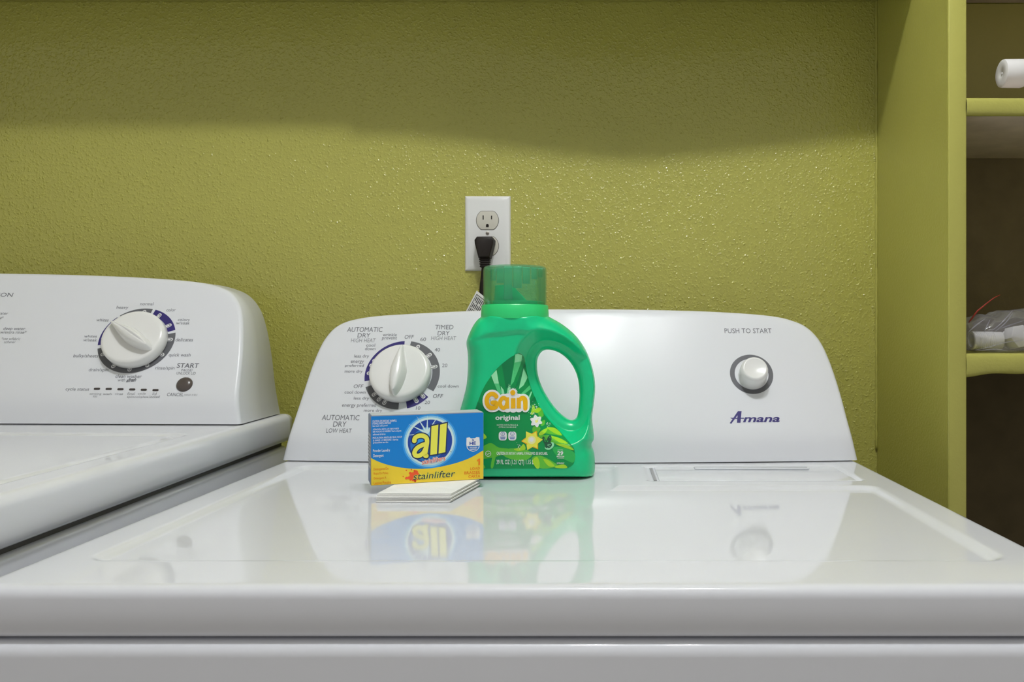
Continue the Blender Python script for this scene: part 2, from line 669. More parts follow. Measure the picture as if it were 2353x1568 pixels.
tag(towel(), 'unseen folded grey towel, added on the overhead shelf to shape its shadow', 'towel')

# shelving unit on the right
unit = empty('shelving_unit', (0.75, 1.14, 0.0))
tag(unit, 'olive painted open shelving unit built against the wall beside the dryer', 'shelf')
UX, UY = 0.75, 1.14
PT = 0.0212


def ubox(name, lo, hi, m, bev=0.0):
    return box(name, (lo[0] - UX, lo[1] - UY, lo[2]), (hi[0] - UX, hi[1] - UY, hi[2]), m, unit, bev)


Z_UP0, Z_UP1 = CAM.z + 0.2660, CAM.z + 0.2870
Z_LO0, Z_LO1 = CAM.z - 0.0478, CAM.z - 0.0240
Z_TOP0 = CAM.z + 0.503
BACK = WALL_Y - 0.006
p1 = ubox('side_panel', (PANEL_X, PANEL_YF + 0.004, 0.0005), (PANEL_X + PT, WALL_Y - 0.0005, 2.2), M_PANEL, 0.0)
ubox('front_edge_trim', (PANEL_X - 0.0004, PANEL_YF, 0.0005), (PANEL_X + PT + 0.0008, PANEL_YF + 0.004, 2.2), M_TRIM, 0.0018)
ubox('side_panel', (1.10, PANEL_YF, 0.0005), (1.10 + PT, WALL_Y - 0.0005, 2.2), M_TRIM, 0.002)
XI0, XI1 = PANEL_X + PT + 0.0002, 1.0998
for z0, z1, wob in ((Z_UP0, Z_UP1, 0.0), (Z_LO0, Z_LO1, 1.0), (Z_TOP0, Z_TOP0 + 0.021, 0.0)):
    s = ubox('shelf', (XI0, PANEL_YF + 0.006, z0 + 0.0012), (XI1, BACK, z1), M_BROWN if wob == 0 else M_TRIM, 0.001)
    # thick painted nosing, drips of old paint on the lower one
    N, vs, fs = 60, [], []
    for i in range(N + 1):
        t = i / N
        x = XI0 + (XI1 - XI0) * (t ** 2)
        e = wob * (0.0042 * math.exp(-((x - XI0) / 0.028) ** 2) + 0.0008 * math.sin(x * 90))
        f = 0.0006 * math.sin(x * 60 + z0 * 9) + wob * 0.0014 * noise.noise((x * 45, 0, z0))
        sec = []
        for k in range(13):
            a = math.pi * k / 12
            zz = (z0 + z1) / 2 + math.cos(a) * ((z1 - z0) / 2 + 0.0003 + (e if k > 6 else 0))
            yy = PANEL_YF + 0.006 - (0.007 + f) * (math.sin(a) ** 0.45)
            sec.append((x - UX, yy - UY, zz))
        vs += sec
    for i in range(N):
        for k in range(12):
            fs.append((i * 13 + k, i * 13 + k + 1, (i + 1) * 13 + k + 1, (i + 1) * 13 + k))
    fix(mesh('nosing', vs, fs, M_TRIM, s))
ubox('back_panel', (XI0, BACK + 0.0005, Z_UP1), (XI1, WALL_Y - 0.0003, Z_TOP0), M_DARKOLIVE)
ubox('back_panel', (XI0, BACK + 0.0005, Z_LO1), (XI1, WALL_Y - 0.0003, Z_UP0 + 0.001), M_SHADEBROWN)
ubox('back_panel', (XI0, BACK + 0.0005, 0.0005), (XI1, WALL_Y - 0.0003, Z_LO0 + 0.001), mat('shaded_back_board', (0.10, 0.078, 0.042, 1), 0.85, 0.2, var=0.25, vscale=25))  # same board darkened further, shade under the lower shelf painted in
# bead of caulk in the corner and a scratch on the panel
vs = []
bead = [(PANEL_X - 0.0012 + 0.0007 * noise.noise((0, 0, z * 40)) - UX, WALL_Y - 0.0012 - UY, z) for z in
        [0.9 + 1.0 * i / 120 for i in range(121)]]
tube('caulk_bead', bead, [0.0018 + 0.0010 * noise.noise((3, 1, i * 0.9)) for i in range(121)], M_TRIM, unit, 8)


# ------------------------------------------------------------------ laundry machines
def rrect_sdf(x, y, cx, cy, hx, hy, r):
    qx, qy = np.abs(x - cx) - hx + r, np.abs(y - cy) - hy + r
    return np.hypot(np.maximum(qx, 0), np.maximum(qy, 0)) + np.minimum(np.maximum(qx, qy), 0) - r


def top_panel(name, x0, x1, y0, y1, ztop, hfun, parent, r=0.008, lip=0.0334, step=0.0025):
    """pressed sheet-metal top: height field with a rolled edge and a lip turned under"""
    ix0, ix1, iy0, iy1 = x0 + r, x1 - r, y0 + r, y1 - r
    nx, ny = int((ix1 - ix0) / step), int((iy1 - iy0) / step)
    X, Y = np.meshgrid(np.linspace(ix0, ix1, nx + 1), np.linspace(iy0, iy1, ny + 1))
    Z = ztop + hfun(X, Y)
    vs = list(zip(X.ravel(), Y.ravel(), Z.ravel()))
    w = nx + 1
    fs = [(j * w + i, j * w + i + 1, (j + 1) * w + i + 1, (j + 1) * w + i) for j in range(ny) for i in range(nx)]
    loop = [(i, (0, -1)) for i in range(1, nx)]
    c = [(0, (-1, -1)), (nx, (1, -1)), (ny * w + nx, (1, 1)), (ny * w, (-1, 1))]
    ring = [c[0]] + loop + [c[1]] + [(j * w + nx, (1, 0)) for j in range(1, ny)] + [c[2]] + \
           [(ny * w + i, (0, 1)) for i in range(nx - 1, 0, -1)] + [c[3]] + [(j * w, (-1, 0)) for j in range(ny - 1, 0, -1)]
    prof = [(r * math.sin(a), -r + r * math.cos(a)) for a in [math.radians(d) for d in (15, 30, 45, 60, 75, 90)]]
    prof += [(r + 0.0004, -0.016), (r + 0.0002, -lip + 0.008), (r - 0.0012, -lip + 0.003), (r - 0.004, -lip + 0.0005), (r - 0.008, -lip),
             (r - 0.02, -lip)]
    prev = [i for i, _ in ring]
    for off, dz in prof:
        cur = []
        for (i, d) in ring:
            bx, by, bz = vs[i]
            cur.append(len(vs))
            vs.append((bx + d[0] * off, by + d[1] * off, ztop + dz))
        n = len(ring)
        for k in range(n):
            fs.append((prev[k], cur[k], cur[(k + 1) % n], prev[(k + 1) % n]))
        prev = cur
    return mesh(name, vs, fs, M_ENAMEL, parent)


LEAN = math.radians(29)
COSL = math.cos(LEAN)


def console_F(xc, hw, bow):
    s1, s2, z0, k = math.tan(math.radians(9)), math.tan(LEAN), 0.030, 0.004
    def F(x, z):
        q = (z - z0) / k
        sp = q if q > 30 else math.log1p(math.exp(q)) if q > -30 else 0.0
        return s1 * z + (s2 - s1) * k * sp - bow * (1 - ((x - xc) / hw) ** 2)
    return F


def console_mesh(name, outline, F, depth, parent, xc):
    """outline: closed (x, z) loop starting at the right foot, over the top, to the left foot"""
    L = [0.0]
    for a, b in zip(outline, outline[1:]):
        L.append(L[-1] + math.dist(a, b))
    N = 220
    pts = []
    for k in range(N + 1):
        s = L[-1] * k / N
        j = 0
        while j < len(L) - 2 and L[j + 1] < s:
            j += 1
        t = (s - L[j]) / max(L[j + 1] - L[j], 1e-9)
        pts.append(tuple(a + (b - a) * t for a, b in zip(outline[j], outline[j + 1])))
    vs, fs = [], []
    r = 0.0055
    rings = []
    def ring(sc, y=None, inset=0.0, dy=0.0):
        ids = []
        for i, (x, z) in enumerate(pts):
            a, b = pts[max(i - 1, 0)], pts[min(i + 1, N)]
            tx, tz = b[0] - a[0], b[1] - a[1]
            l = math.hypot(tx, tz)
            nx, nz = (tz / l, -tx / l)      # outward
            px, pz = x - nx * inset, max(z - nz * inset, 0.0)
            if i in (0, N):
                pz = 0.0
            px, pz = xc + (px - xc) * sc, pz * sc
            ids.append(len(vs))
            vs.append((px, (F(px, pz) + dy) if y is None else y, pz))
        return ids
    for s in [k / 26 for k in range(0, 26)]:
        rings.append(ring(s, inset=r))
    for d in (0, 18, 36, 54, 72, 90):
        a = math.radians(d)
        rings.append(ring(1.0, inset=r * (1 - math.sin(a)), dy=r * (1 - math.cos(a))))
    rings.append(ring(1.0, y=depth - 0.006))
    rings.append(ring(1.0, y=depth, inset=0.006))
    for p, q in zip(rings, rings[1:]):
        for k in range(N):
            fs.append((p[k], p[k + 1], q[k + 1], q[k]))
    fs.append(tuple(rings[-1]))
    o = mesh(name, vs, fs, M_CONSOLE, parent)
    fix(o)
    o.data.polygons.foreach_set('use_smooth', [True] * len(o.data.polygons))
    o.data.set_sharp_from_angle(angle=math.radians(50))
    return o


def face_matrix(x, y, z):
    """frame with z out of the leaning console face and y up along it"""
    return Matrix.Translation((x, y, z)) @ Matrix.Rotation(math.pi / 2 - LEAN, 4, 'X')


def dial(parent, x, y, z, rot, R):
    """round control dial with a raised blade grip"""
    d = lathe('control_dial', [(0.0, 0.0), (R * 0.97, 0.0), (R, 0.002), (R, 0.0115), (R * 0.985, 0.0145), (R * 0.94, 0.0165),
                               (R * 0.86, 0.0172), (R * 0.5, 0.0162), (0.0, 0.0158)], M_KNOB, parent, 96, None, 60)
    d.matrix_local = face_matrix(x, y, z)
    vs, fs = [], []
    n, lv = 56, 12
    a, b, h = R * 0.93, R * 0.27, 0.0175
    for j in range(lv + 1):
        t = j / lv
        s = (1 - t ** 2.4) ** 0.5 if t < 1 else 0.0
        for k in range(n):
            th = 2 * math.pi * k / n
            c, sn = math.cos(th), math.sin(th)
            u = a * (1 - 0.10 * t) * c
            wv = b * (s * 0.62 + 0.12 * (1 - t) + 0.26) * math.copysign(abs(sn) ** 1.15, sn)
            if c > 0.0:
                wv *= 1 - 0.55 * c
            # crest falls towards the pointer end
            hh = h * (1 - 0.25 * (c * t) ** 2) * (1 - 0.18 * c)
            vs.append((-wv, u, 0.0145 + hh * t))
    for j in range(lv):
        for k in range(n):
            k2 = (k + 1) % n
            fs.append((j * n + k, j * n + k2, (j + 1) * n + k2, (j + 1) * n + k))
    fs.append(tuple(lv * n + k for k in range(n)))
    g = fix(mesh('grip', vs, fs, M_KNOB, d))
    g.data.polygons.foreach_set('use_smooth', [True] * len(g.data.polygons))
    g.rotation_euler = (0, 0, math.radians(-rot))
    return d


def push_cylinder(name, parent, x, y, z, r, h, m):
    d = lathe(name, [(0.0, -0.002), (r, -0.002), (r, h * 0.55), (r * 0.97, h * 0.78), (r * 0.90, h * 0.93), (r * 0.80, h), (r * 0.74, h * 1.0),
                     (r * 0.70, h * 0.985), (0.0, h * 0.97)], m, parent, 64, None, 70)
    d.matrix_local = face_matrix(x, y, z)
    return d


def sector(P, c, R, r0, p_from, p_to, m, layer):
    P.new()
    a0, a1 = P.angle(c, p_from), P.angle(c, p_to)
    if a1 <= a0:
        a1 += 360
    P.disc(m, layer, c, R, max(8, int((a1 - a0) / 4)), None, r0, a0, a1)


def tick(P, c, R, p, layer):
    """white pill lying across the ring, thin grey core line around it"""
    P.new()
    a = math.radians(P.angle(c, p))
    x, z = P.hit(c)
    e = P.hit((c[0] + R, c[1]))
    RR = abs(e[0] - x)
    for lay, m, w, i0, i1 in ((layer, M_PWHITE, 0.052, 0.74, 0.90), (layer + 1, M_PTEXT, 0.036, 0.74, 0.888), (layer + 2, M_PWHITE, 0.022, 0.74, 0.876)):
        pts = []
        for k in range(9):
            b = math.pi * k / 8
            rr, t = RR * (i1 + w * math.sin(b)), RR * w * math.cos(b)
            pts.append((rr, t))
        pts += [(RR * i0, -RR * w), (RR * i0, RR * w)]
        P.raw(m, lay, [(x + math.sin(a) * rr + math.cos(a) * t, z + (math.cos(a) * rr - math.sin(a) * t) * P.cosl) for rr, t in pts],
              [tuple(range(len(pts)))])


# ---------------------------------------------------------------- dryer
DXC, DHW = (DRY_X0 + DRY_X1) / 2, (DRY_X1 - DRY_X0) / 2
dryer = empty('clothes_dryer', (DXC, DRY_YC, 0.0))
tag(dryer, 'white clothes dryer with glossy top carrying the green detergent bottle', 'dryer')


def dx(v):
    return v - DXC


def dy(v):
    return v - DRY_YC


def dryer_h(X, Y):
    x, y = X + DXC, Y + DRY_YC
    main = rrect_sdf(x, y, -0.0395, 0.741, 0.3275, 0.143, 0.012)
    left = rrect_sdf(x, y, -0.1765, 0.82, 0.1905, 0.20, 0.012)
    d = np.minimum(main, left)
    t = np.clip(0.5 - d / 0.010, 0, 1)
    h = -RECESS * (t * t * (3 - 2 * t))
    # shallow embossed field around the lint door
    lint = rrect_sdf(x, y, 0.170, 0.969, 0.118, 0.052, 0.004)
    t = np.clip(0.5 - lint / 0.005, 0, 1)
    h = h - 0.0022 * (t * t * (3 - 2 * t))
    return h


top_panel('top_panel', dx(DRY_X0), dx(DRY_X1), dy(DRY_YF), dy(1.225), LID_Z, dryer_h, dryer)
lint = box('lint_door', (dx(0.064), dy(0.922), LID_Z - 0.0024), (dx(0.284), dy(1.017), LID_Z - 0.0010), M_ENAMEL, dryer, 0.0010, 3)
box('finger_ridge', (dx(0.112), dy(1.000), LID_Z - 0.0011), (dx(0.250), dy(1.012), LID_Z + 0.0002), M_ENAMEL, lint, 0.0006)
prism('lint_handle', [(dx(0.0580), dy(0.926)), (dx(0.0615), dy(0.926)), (dx(0.0615), dy(1.012)), (dx(0.0580), dy(1.012))],
      LID_Z - 0.0022, LID_Z - 0.0012, mat('grey_slot', (0.33, 0.33, 0.35, 1), 0.4), lint, 0, None, 'z')
# cabinet: recess band under the lip, then the body
box('lip_recess', (dx(DRY_X0) + 0.014, dy(DRY_YF) + 0.014, LID_Z - 0.06), (dx(DRY_X1) - 0.014, dy(1.215), LID_Z - 0.0325), M_GAP, dryer)
box('cabinet', (dx(DRY_X0) + 0.004, dy(DRY_YF) - 0.003, 0.02), (dx(DRY_X1) - 0.004, dy(1.222), LID_Z - 0.0352), M_ENAMEL, dryer, 0.009, 6)
box('door', (dx(-0.29), dy(DRY_YF) - 0.022, 0.30), (dx(0.21), dy(DRY_YF) - 0.0031, 0.74), M_ENAMEL, dryer, 0.006, 4)
for fx in (DRY_X0 + 0.05, DRY_X1 - 0.05):
    for fy in (DRY_YF + 0.06, 1.16):
        lathe('foot', [(0.0, 0.0), (0.018, 0.0), (0.018, 0.008), (0.008, 0.010), (0.008, 0.0205), (0.0, 0.0205)], M_BLACK, dryer, 20,
              Matrix.Translation((dx(fx), dy(fy), 0)))

DF = console_F(0.0, DHW, 0.020)
dcon_M = Matrix.Translation((DXC, DRY_YC, LID_Z))
DP = Print(DF, dcon_M, COSL)
oright = [(1974, 1062), (1955, 990), (1935, 915), (1918, 860), (1903, 820), (1888, 790), (1870, 767), (1850, 751), (1830, 742), (1800, 733),
          (1760, 727), (1700, 722), (1600, 717), (1450, 713.5), (1300, 713), (1180, 714), (1060, 717.5), (950, 723), (870, 728), (825, 734), (793, 742),
          (767, 756), (747, 778), (733, 802), (715, 845), (690, 920), (665, 995), (645, 1062)]
OUT = [DP.hit(p) for p in oright]
OUT[0] = (DHW - 0.0005, 0.0)
OUT[-1] = (-DHW + 0.0005, 0.0)
OUT = catmull(OUT, 6, closed=False)
dcon = console_mesh('console', OUT, DF, 0.152, dryer, 0.0)
dcon.location = (0, 0, LID_Z + 0.0012)
box('console_seam', (-DHW + 0.006, 0.012, LID_Z - 0.0003), (DHW - 0.006, 0.150, LID_Z + 0.0014), M_GAP, dryer)
CW = Matrix.Translation((DXC, DRY_YC, LID_Z + 0.0012))
P = Print(DF, CW, COSL)
c, R = (924.0, 861.0), 86.5
cr = lambda x, y: (640 + x / 4.9, 700 + y / 4.9)
sector(P, c, R, 0.80, cr(1490, 430), cr(1740, 975), M_PGREY, 1)
sector(P, c, R, 0.80, cr(1690, 1045), cr(1447, 1165), M_PURPLE, 1)
sector(P, c, R, 0.80, cr(1350, 1170), cr(985, 930), M_PGREY, 1)
sector(P, c, R, 0.80, cr(970, 865), cr(1422, 405), M_PURPLE, 1)
for t in [(1578, 465), (1705, 565), (1765, 700), (1630, 1035), (1553, 1085), (1200, 1095), (1135, 1065), (1075, 1015), (1020, 775), (1040, 685), (1072, 630)]:
    tick(P, c, R, cr(*t), 2)
P.disc(M_PGREY, 1, (1727, 860), 49.5, 56, None, 0.78)
P.build(dcon, {'grey_print': 'dial_ring', 'purple_print': 'dial_ring', 'white_print': 'dial_tick', 'grey_lettering': 'tick_outline'})
P = Print(DF, CW, COSL)
for s, bb in [('AUTOMATIC', (798, 752, 879, 763)), ('DRY', (822, 766, 851, 776)), ('OFF', (930, 770, 951, 779)), ('60', (966, 776, 979, 784)),
              ('TIMED', (1000, 747, 1042, 757)), ('DRY', (1006, 761, 1033, 771)), ('40', (999, 800, 1011, 808)), ('20', (1016, 836, 1028, 844)),
              ('OFF', (813, 884, 835, 892)), ('OFF', (995, 906, 1018, 915)), ('20', (976, 921, 988, 929)), ('10', (956, 934, 966, 942)),
              ('AUTOMATIC', (740, 954, 826, 966)), ('DRY', (766, 969, 796, 981)), ('LOW HEAT', (750, 985, 808, 995)), ('PUSH TO START', (1665, 755, 1773, 766)),
              ('cool', (842, 790, 862, 797)), ('down', (839, 798, 863, 805)), ('wrinkle', (880, 766, 912, 773)), ('prevent', (878, 774, 912, 783)),
              ('less dry', (814, 815, 848, 824)), ('energy', (806, 829, 836, 837)), ('preferred', (793, 837, 836, 845)), ('more dry', (792, 850, 833, 859)),
              ('cool down', (792, 898, 840, 905)), ('less dry', (813, 912, 848, 921)), ('energy preferred', (786, 927, 864, 938)),
              ('more dry', (836, 940, 878, 949)), ('cool down', (1006, 884, 1054, 891))]:
    P.text(M_PTEXT, 1, s, bb, 0.0, 0.12 if s == 'OFF' else 0.0)
for s, bb in [('HIGH HEAT', (807, 778, 863, 787)), ('HIGH HEAT', (991, 773, 1048, 782))]:
    P.text(M_PTEXT2, 1, s, bb, 0.0)
P.new('brand_letter')
P.hold = True
ca = lambda x, y: (1600 + x / 4.1275, 720 + y / 4.1275)
P.poly(M_PURPLE, 1, [ca(394, 930), ca(429, 930), ca(419, 1040), ca(385, 1040)])
P.poly(M_PURPLE, 1, [ca(317, 1043), ca(332, 1049), ca(408, 945), ca(394, 930)])
P.poly(M_PURPLE, 1, [ca(320, 992), ca(336, 1003), ca(452, 1002), ca(455, 992)])
P.hold = False
P.text(M_PURPLE, 1, 'mana', (1600 + 440 / 4.1275, 720 + 986 / 4.1275, 1600 + 792 / 4.1275, 720 + 1035 / 4.1275), 0.026, 0.3)
P.build(dcon, {'grey_lettering': 'printed_lettering', 'pale_grey_lettering': 'printed_lettering', 'purple_print': 'brand_lettering'})
kx, kz = P.hit((923, 864))
dial(dryer, kx, DF(kx, kz) - 0.0004, kz + LID_Z + 0.0012, 2, 0.0395)
kx, kz = P.hit((1728, 866))
push_cylinder('start_button', dryer, kx, DF(kx, kz), kz + LID_Z + 0.0012, 0.0183, 0.0255, M_KNOB)['label'] = 'round white push knob'

# ---------------------------------------------------------------- washer
YAW, ROLL = math.radians(2.3), math.radians(0.55)
WLOC = Vector((-0.4600 - math.sin(ROLL) * WASH_TOP, DRY_YC, 0.0))
washer = empty('washing_machine', WLOC, (0.0, ROLL, YAW))
tag(washer, 'white top-loading washing machine, taller neighbour left of the dryer', 'washing machine')
WM = Matrix.Translation(WLOC) @ Matrix.Rotation(YAW, 4, 'Z') @ Matrix.Rotation(ROLL, 4, 'Y')
WZ = WASH_TOP
WW = 0.70                                      # console from x = -WW to 0 in its own frame
WX0, WX1 = -WW - 0.011, 0.011


def washer_h(X, Y):
    d = rrect_sdf(X, Y, (WX0 + WX1) / 2, -0.28, (WX1 - WX0) / 2 - 0.036, 0.19, 0.02)
    t = np.clip(0.5 - d / 0.010, 0, 1)
    lid = rrect_sdf(X, Y, (WX0 + WX1) / 2, -0.28, (WX1 - WX0) / 2 - 0.046, 0.18, 0.018)
    u = np.clip(0.5 - lid / 0.006, 0, 1)
    g = np.exp(-((lid - 0.003) / 0.002) ** 2)
    return -0.003 * (t * t * (3 - 2 * t)) + 0.0016 * (u * u * (3 - 2 * u)) - 0.0008 * g


top_panel('top_panel', WX0, WX1, -0.535, 0.165, WZ, washer_h, washer, r=0.010, lip=0.040)
box('lip_recess', (WX0 + 0.012, -0.52, WZ - 0.062), (WX1 - 0.012, 0.155, WZ - 0.038), M_GAP, washer)
box('cabinet', (WX0 + 0.006, -0.53, 0.030), (WX1 - 0.006, 0.160, WZ - 0.0465), M_ENAMEL, washer, 0.005, 4)
for fx in (WX0 + 0.06, WX1 - 0.06):
    for fy in (-0.47, 0.11):
        zb = 0.007 if fx < -0.3 else 0.0005
        lathe('foot', [(0.0, -zb), (0.02, -zb), (0.02, 0.010), (0.009, 0.012), (0.009, 0.031), (0.0, 0.031)], M_BLACK, washer, 20,
              Matrix.Translation((fx, fy, 0)))
WF = console_F(-WW / 2, WW / 2, 0.004)
half = [(x - DHW, z) for x, z in OUT if x >= 0]                   # right half of the same console
zc = half[-1][1]
WOUT = half + [(-WW / 2, zc)] if half[-1][0] > -WW / 2 else [p for p in half if p[0] > -WW / 2]
WOUT = WOUT + [(-WW - x, z) for x, z in reversed(WOUT[:-1])]
wcon = console_mesh('console', WOUT, WF, 0.152, washer, -WW / 2)
wcon.location = (0, 0, WZ + 0.0012)
box('console_seam', (-WW + 0.006, 0.010, WZ - 0.0003), (-0.006, 0.150, WZ + 0.0014), M_GAP, washer)
CW = WM @ Matrix.Translation((0, 0, WZ + 0.0012))
P = Print(WF, CW, COSL)
c, R = (314.5, 782.0), 87.0
cw = lambda x, y: (x / 4.9, 620 + y / 4.9)
sector(P, c, R, 0.80, cw(1760, 440), cw(1970, 680), M_PURPLE, 1)
sector(P, c, R, 0.80, cw(1970, 710), cw(1120, 885), M_PGREY, 1)
sector(P, c, R, 0.80, cw(1115, 850), cw(1310, 525), M_PURPLE, 1)
sector(P, c, R, 0.80, cw(1345, 510), cw(1730, 430), M_PGREY, 1)
for t in [(1805, 505), (1900, 630), (1915, 787), (1825, 955), (1660, 1080), (1462, 1120), (1285, 1080), (1180, 945), (1165, 772), (1255, 600),
          (1440, 478), (1635, 445)]:
    tick(P, c, R, cw(*t), 2)
P.build(wcon, {'grey_print': 'dial_ring', 'purple_print': 'dial_ring', 'white_print': 'dial_tick', 'grey_lettering': 'tick_outline'})
P = Print(WF, CW, COSL)
for s, bb in [('OPTION', (-40, 673, 30, 682)), ('deep water', (-31, 717, 19, 725)), ('w/rinse*', (-20, 727, 8, 734)), ('deep water', (8, 752, 58, 761)),
              ('w/extra rinse*', (1, 760, 61, 767)), ('whites', (222, 732, 250, 739)), ('whites', (194, 770, 223, 776)), ('w/soak', (192, 778, 223, 785)),
              ('bulky/sheets', (169, 814, 226, 824)), ('drain/spin', (204, 846, 249, 856)), ('clean washer', (266, 861, 326, 869)),
              ('with', (271, 870, 288, 877)), ('heavy', (268, 703, 295, 712)), ('normal', (323, 695, 353, 702)), ('color', (383, 709, 404, 716)),
              ('colors', (409, 732, 436, 738)), ('w/soak', (405, 739, 436, 746)), ('delicates', (404, 777, 444, 785)), ('quick wash', (388, 812, 438, 822)),
              ('rinse/spin', (357, 842, 401, 852)), ('CANCEL', (384, 903, 422, 911)), ('cycle status', (151, 891, 205, 900)),
              ('PAUSE/', (417, 848, 443, 854)), ('UNLOCK LID', (406, 855, 450, 861))]:
    P.text(M_PTEXT, 1, s, bb, 0.0)
P.text(M_PTEXT, 1, 'START', (407, 835, 457, 846), 0.012)
P.text(M_PTEXT, 1, 'affresh', (291, 869, 313, 878), 0.03, 0.25, rot=6)
for s, bb in [('sensing', (206, 903, 233, 909)), ('fill', (214, 909, 223, 914)), ('wash', (237, 903, 257, 908)), ('rinse', (265, 903, 283, 908)),
              ('final', (293, 902, 310, 908)), ('spin', (292, 910, 308, 916)), ('cycle', (317, 902, 335, 909)), ('complete', (309, 910, 341, 916)),
              ('lid', (351, 902, 360, 908)), ('locked', (344, 909, 367, 915)), ('HOLD 3 SEC', (424, 906, 454, 910)), ('*use w/fabric', (4, 775, 47, 782)),
              ('softener', (10, 783, 36, 789))]:
    P.text(M_PTEXT2, 1, s, bb, 0.0)
P.build(wcon, {'grey_lettering': 'printed_lettering', 'pale_grey_lettering': 'printed_lettering'})
M_LED = mat('dark_indicator_window', srgb(66, 60, 58), 0.3, 0.5)
ind = None
for px, py in [(223, 894), (250, 894.3), (277, 895), (304, 895.6), (330.5, 896.3), (357.5, 897)]:
    kx, kz = P.hit((px, py))
    if ind is None:
        prof = [(-0.0019 * 1 + 0, 0)]
        pts = []
        for k in range(20):
            a = 2 * math.pi * k / 20
            pts.append((math.copysign(0.0026, math.cos(a)) + 0.0012 * math.cos(a), 0.00135 * math.sin(a)))
        ind = prism('indicator_light', pts, -0.001, 0.0005, M_LED, washer, 0, None, 'z')
        me_ind = ind.data
        o = ind
    else:
        o = bpy.data.objects.new('indicator_light', me_ind)
        COL.objects.link(o)
        o.parent = washer
    o.matrix_local = face_matrix(kx, WF(kx, kz), kz + WZ + 0.0012)
kx, kz = P.hit((316, 787))
dial(washer, kx, WF(kx, kz) - 0.0004, kz + WZ + 0.0012, -57, 0.0395)
kx, kz = P.hit((424, 884))
b = lathe('start_button', [(0.0, -0.001), (0.0102, -0.001), (0.0101, 0.0008), (0.0085, 0.0026), (0.0055, 0.0038), (0.0025, 0.0043), (0.0, 0.0044)],
          M_BUTTON, washer, 40, None, 80)
b.matrix_local = face_matrix(kx, WF(kx, kz), kz + WZ + 0.0012)
b['label'] = 'dark round start button'

# ---------------------------------------------------------------- outlet, plug, cord
def wall_xz(px, py, y=WALL_Y):
    return (px - PPX) / FPX * y, CAM.z - (py - PPY) / FPX * y


OX, OZ = wall_xz(1120.5, 536.5, WALL_Y - 0.004)
outlet = empty('wall_outlet', (OX, WALL_Y, OZ))
tag(outlet, 'white duplex wall outlet above the dryer, black plug in its lower socket', 'outlet')
w, h, t = 0.0347, 0.0571, 0.0058
vs = [(-w, -0.0003, -h), (w, -0.0003, -h), (w, -0.0003, h), (-w, -0.0003, h)]
for ins, yy in ((0.0, -0.0016), (0.0016, -0.0036), (0.006, -t * 0.94), (0.0085, -t)):
    vs += [(-w + ins, yy, -h + ins), (w - ins, yy, -h + ins), (w - ins, yy, h - ins), (-w + ins, yy, h - ins)]
fs = [(0, 1, 2, 3)]
for k in range(4):
    for i in range(4):
        j = (i + 1) % 4
        fs.append((k * 4 + i, k * 4 + j, k * 4 + 4 + j, k * 4 + 4 + i))
fs.append((16, 17, 18, 19))
fix(mesh('cover_plate', vs, fs, M_PLATE, outlet, True, 25))
for sgn in (1, -1):
    cz = 0.0195 * sgn
    def rec(R, H):
        pts = []
        for k in range(72):
            a = 2 * math.pi * k / 72
            pts.append((R * math.cos(a), cz + max(-H, min(H, R * math.sin(a)))))
        return pts
    prism('receptacle_gap', rec(0.01745, 0.01455), -t - 0.0001, -t + 0.003, M_GAP, outlet)
    rc = prism('receptacle', rec(0.0168, 0.0139), -t - 0.0011, -t + 0.003, M_RECEPT, outlet, 0.0006)
    for sx, hh in ((-0.0064, 0.0045), (0.0064, 0.0036)):
        box('slot', (sx - 0.0008, -t - 0.00135, cz + 0.0022 - hh / 2 + 0.001), (sx + 0.0008, -t - 0.0005, cz + 0.0022 + hh / 2 + 0.003), M_BLACK, rc)
    gp = [(0.0021 * math.cos(a), cz - 0.0076 + 0.0021 * math.sin(a)) for a in [math.pi * k / 12 for k in range(13)]]
    gp += [(-0.0021, cz - 0.0105), (0.0021, cz - 0.0105)]
    prism('ground_slot', gp, -t - 0.00135, -t - 0.0005, M_BLACK, rc)
sc = lathe('screw', [(0.0, 0.0), (0.0028, 0.0), (0.0026, 0.0008), (0.0014, 0.0013), (0.0, 0.0014)], M_STEEL, outlet, 24,
           Matrix.Translation((0, -t, 0)) @ Matrix.Rotation(math.pi / 2, 4, 'X'))
box('screw_slot', (-0.0022, -t - 0.0016, -0.0003), (0.0022, -t - 0.0012, 0.0003), M_BLACK, sc)

cord = empty('power_cord', (OX, WALL_Y - 0.02, LID_Z))
tag(cord, 'black power cord with flat plug in the wall outlet, hanging behind the dryer', 'cord')
PZ = OZ - 0.0195 - LID_Z
px0 = -0.0022


def plugring(y, s, dz=0.0):
    o = [(-0.0150, 0.0075), (-0.0112, 0.0125), (0.0112, 0.0125), (0.0150, 0.0075), (0.0146, 0.002), (0.0098, -0.0165), (0.0090, -0.020),
         (-0.0090, -0.020), (-0.0098, -0.0165), (-0.0146, 0.002)]
    return [(px0 + a * s, y, PZ + dz + b * s) for a, b in o]


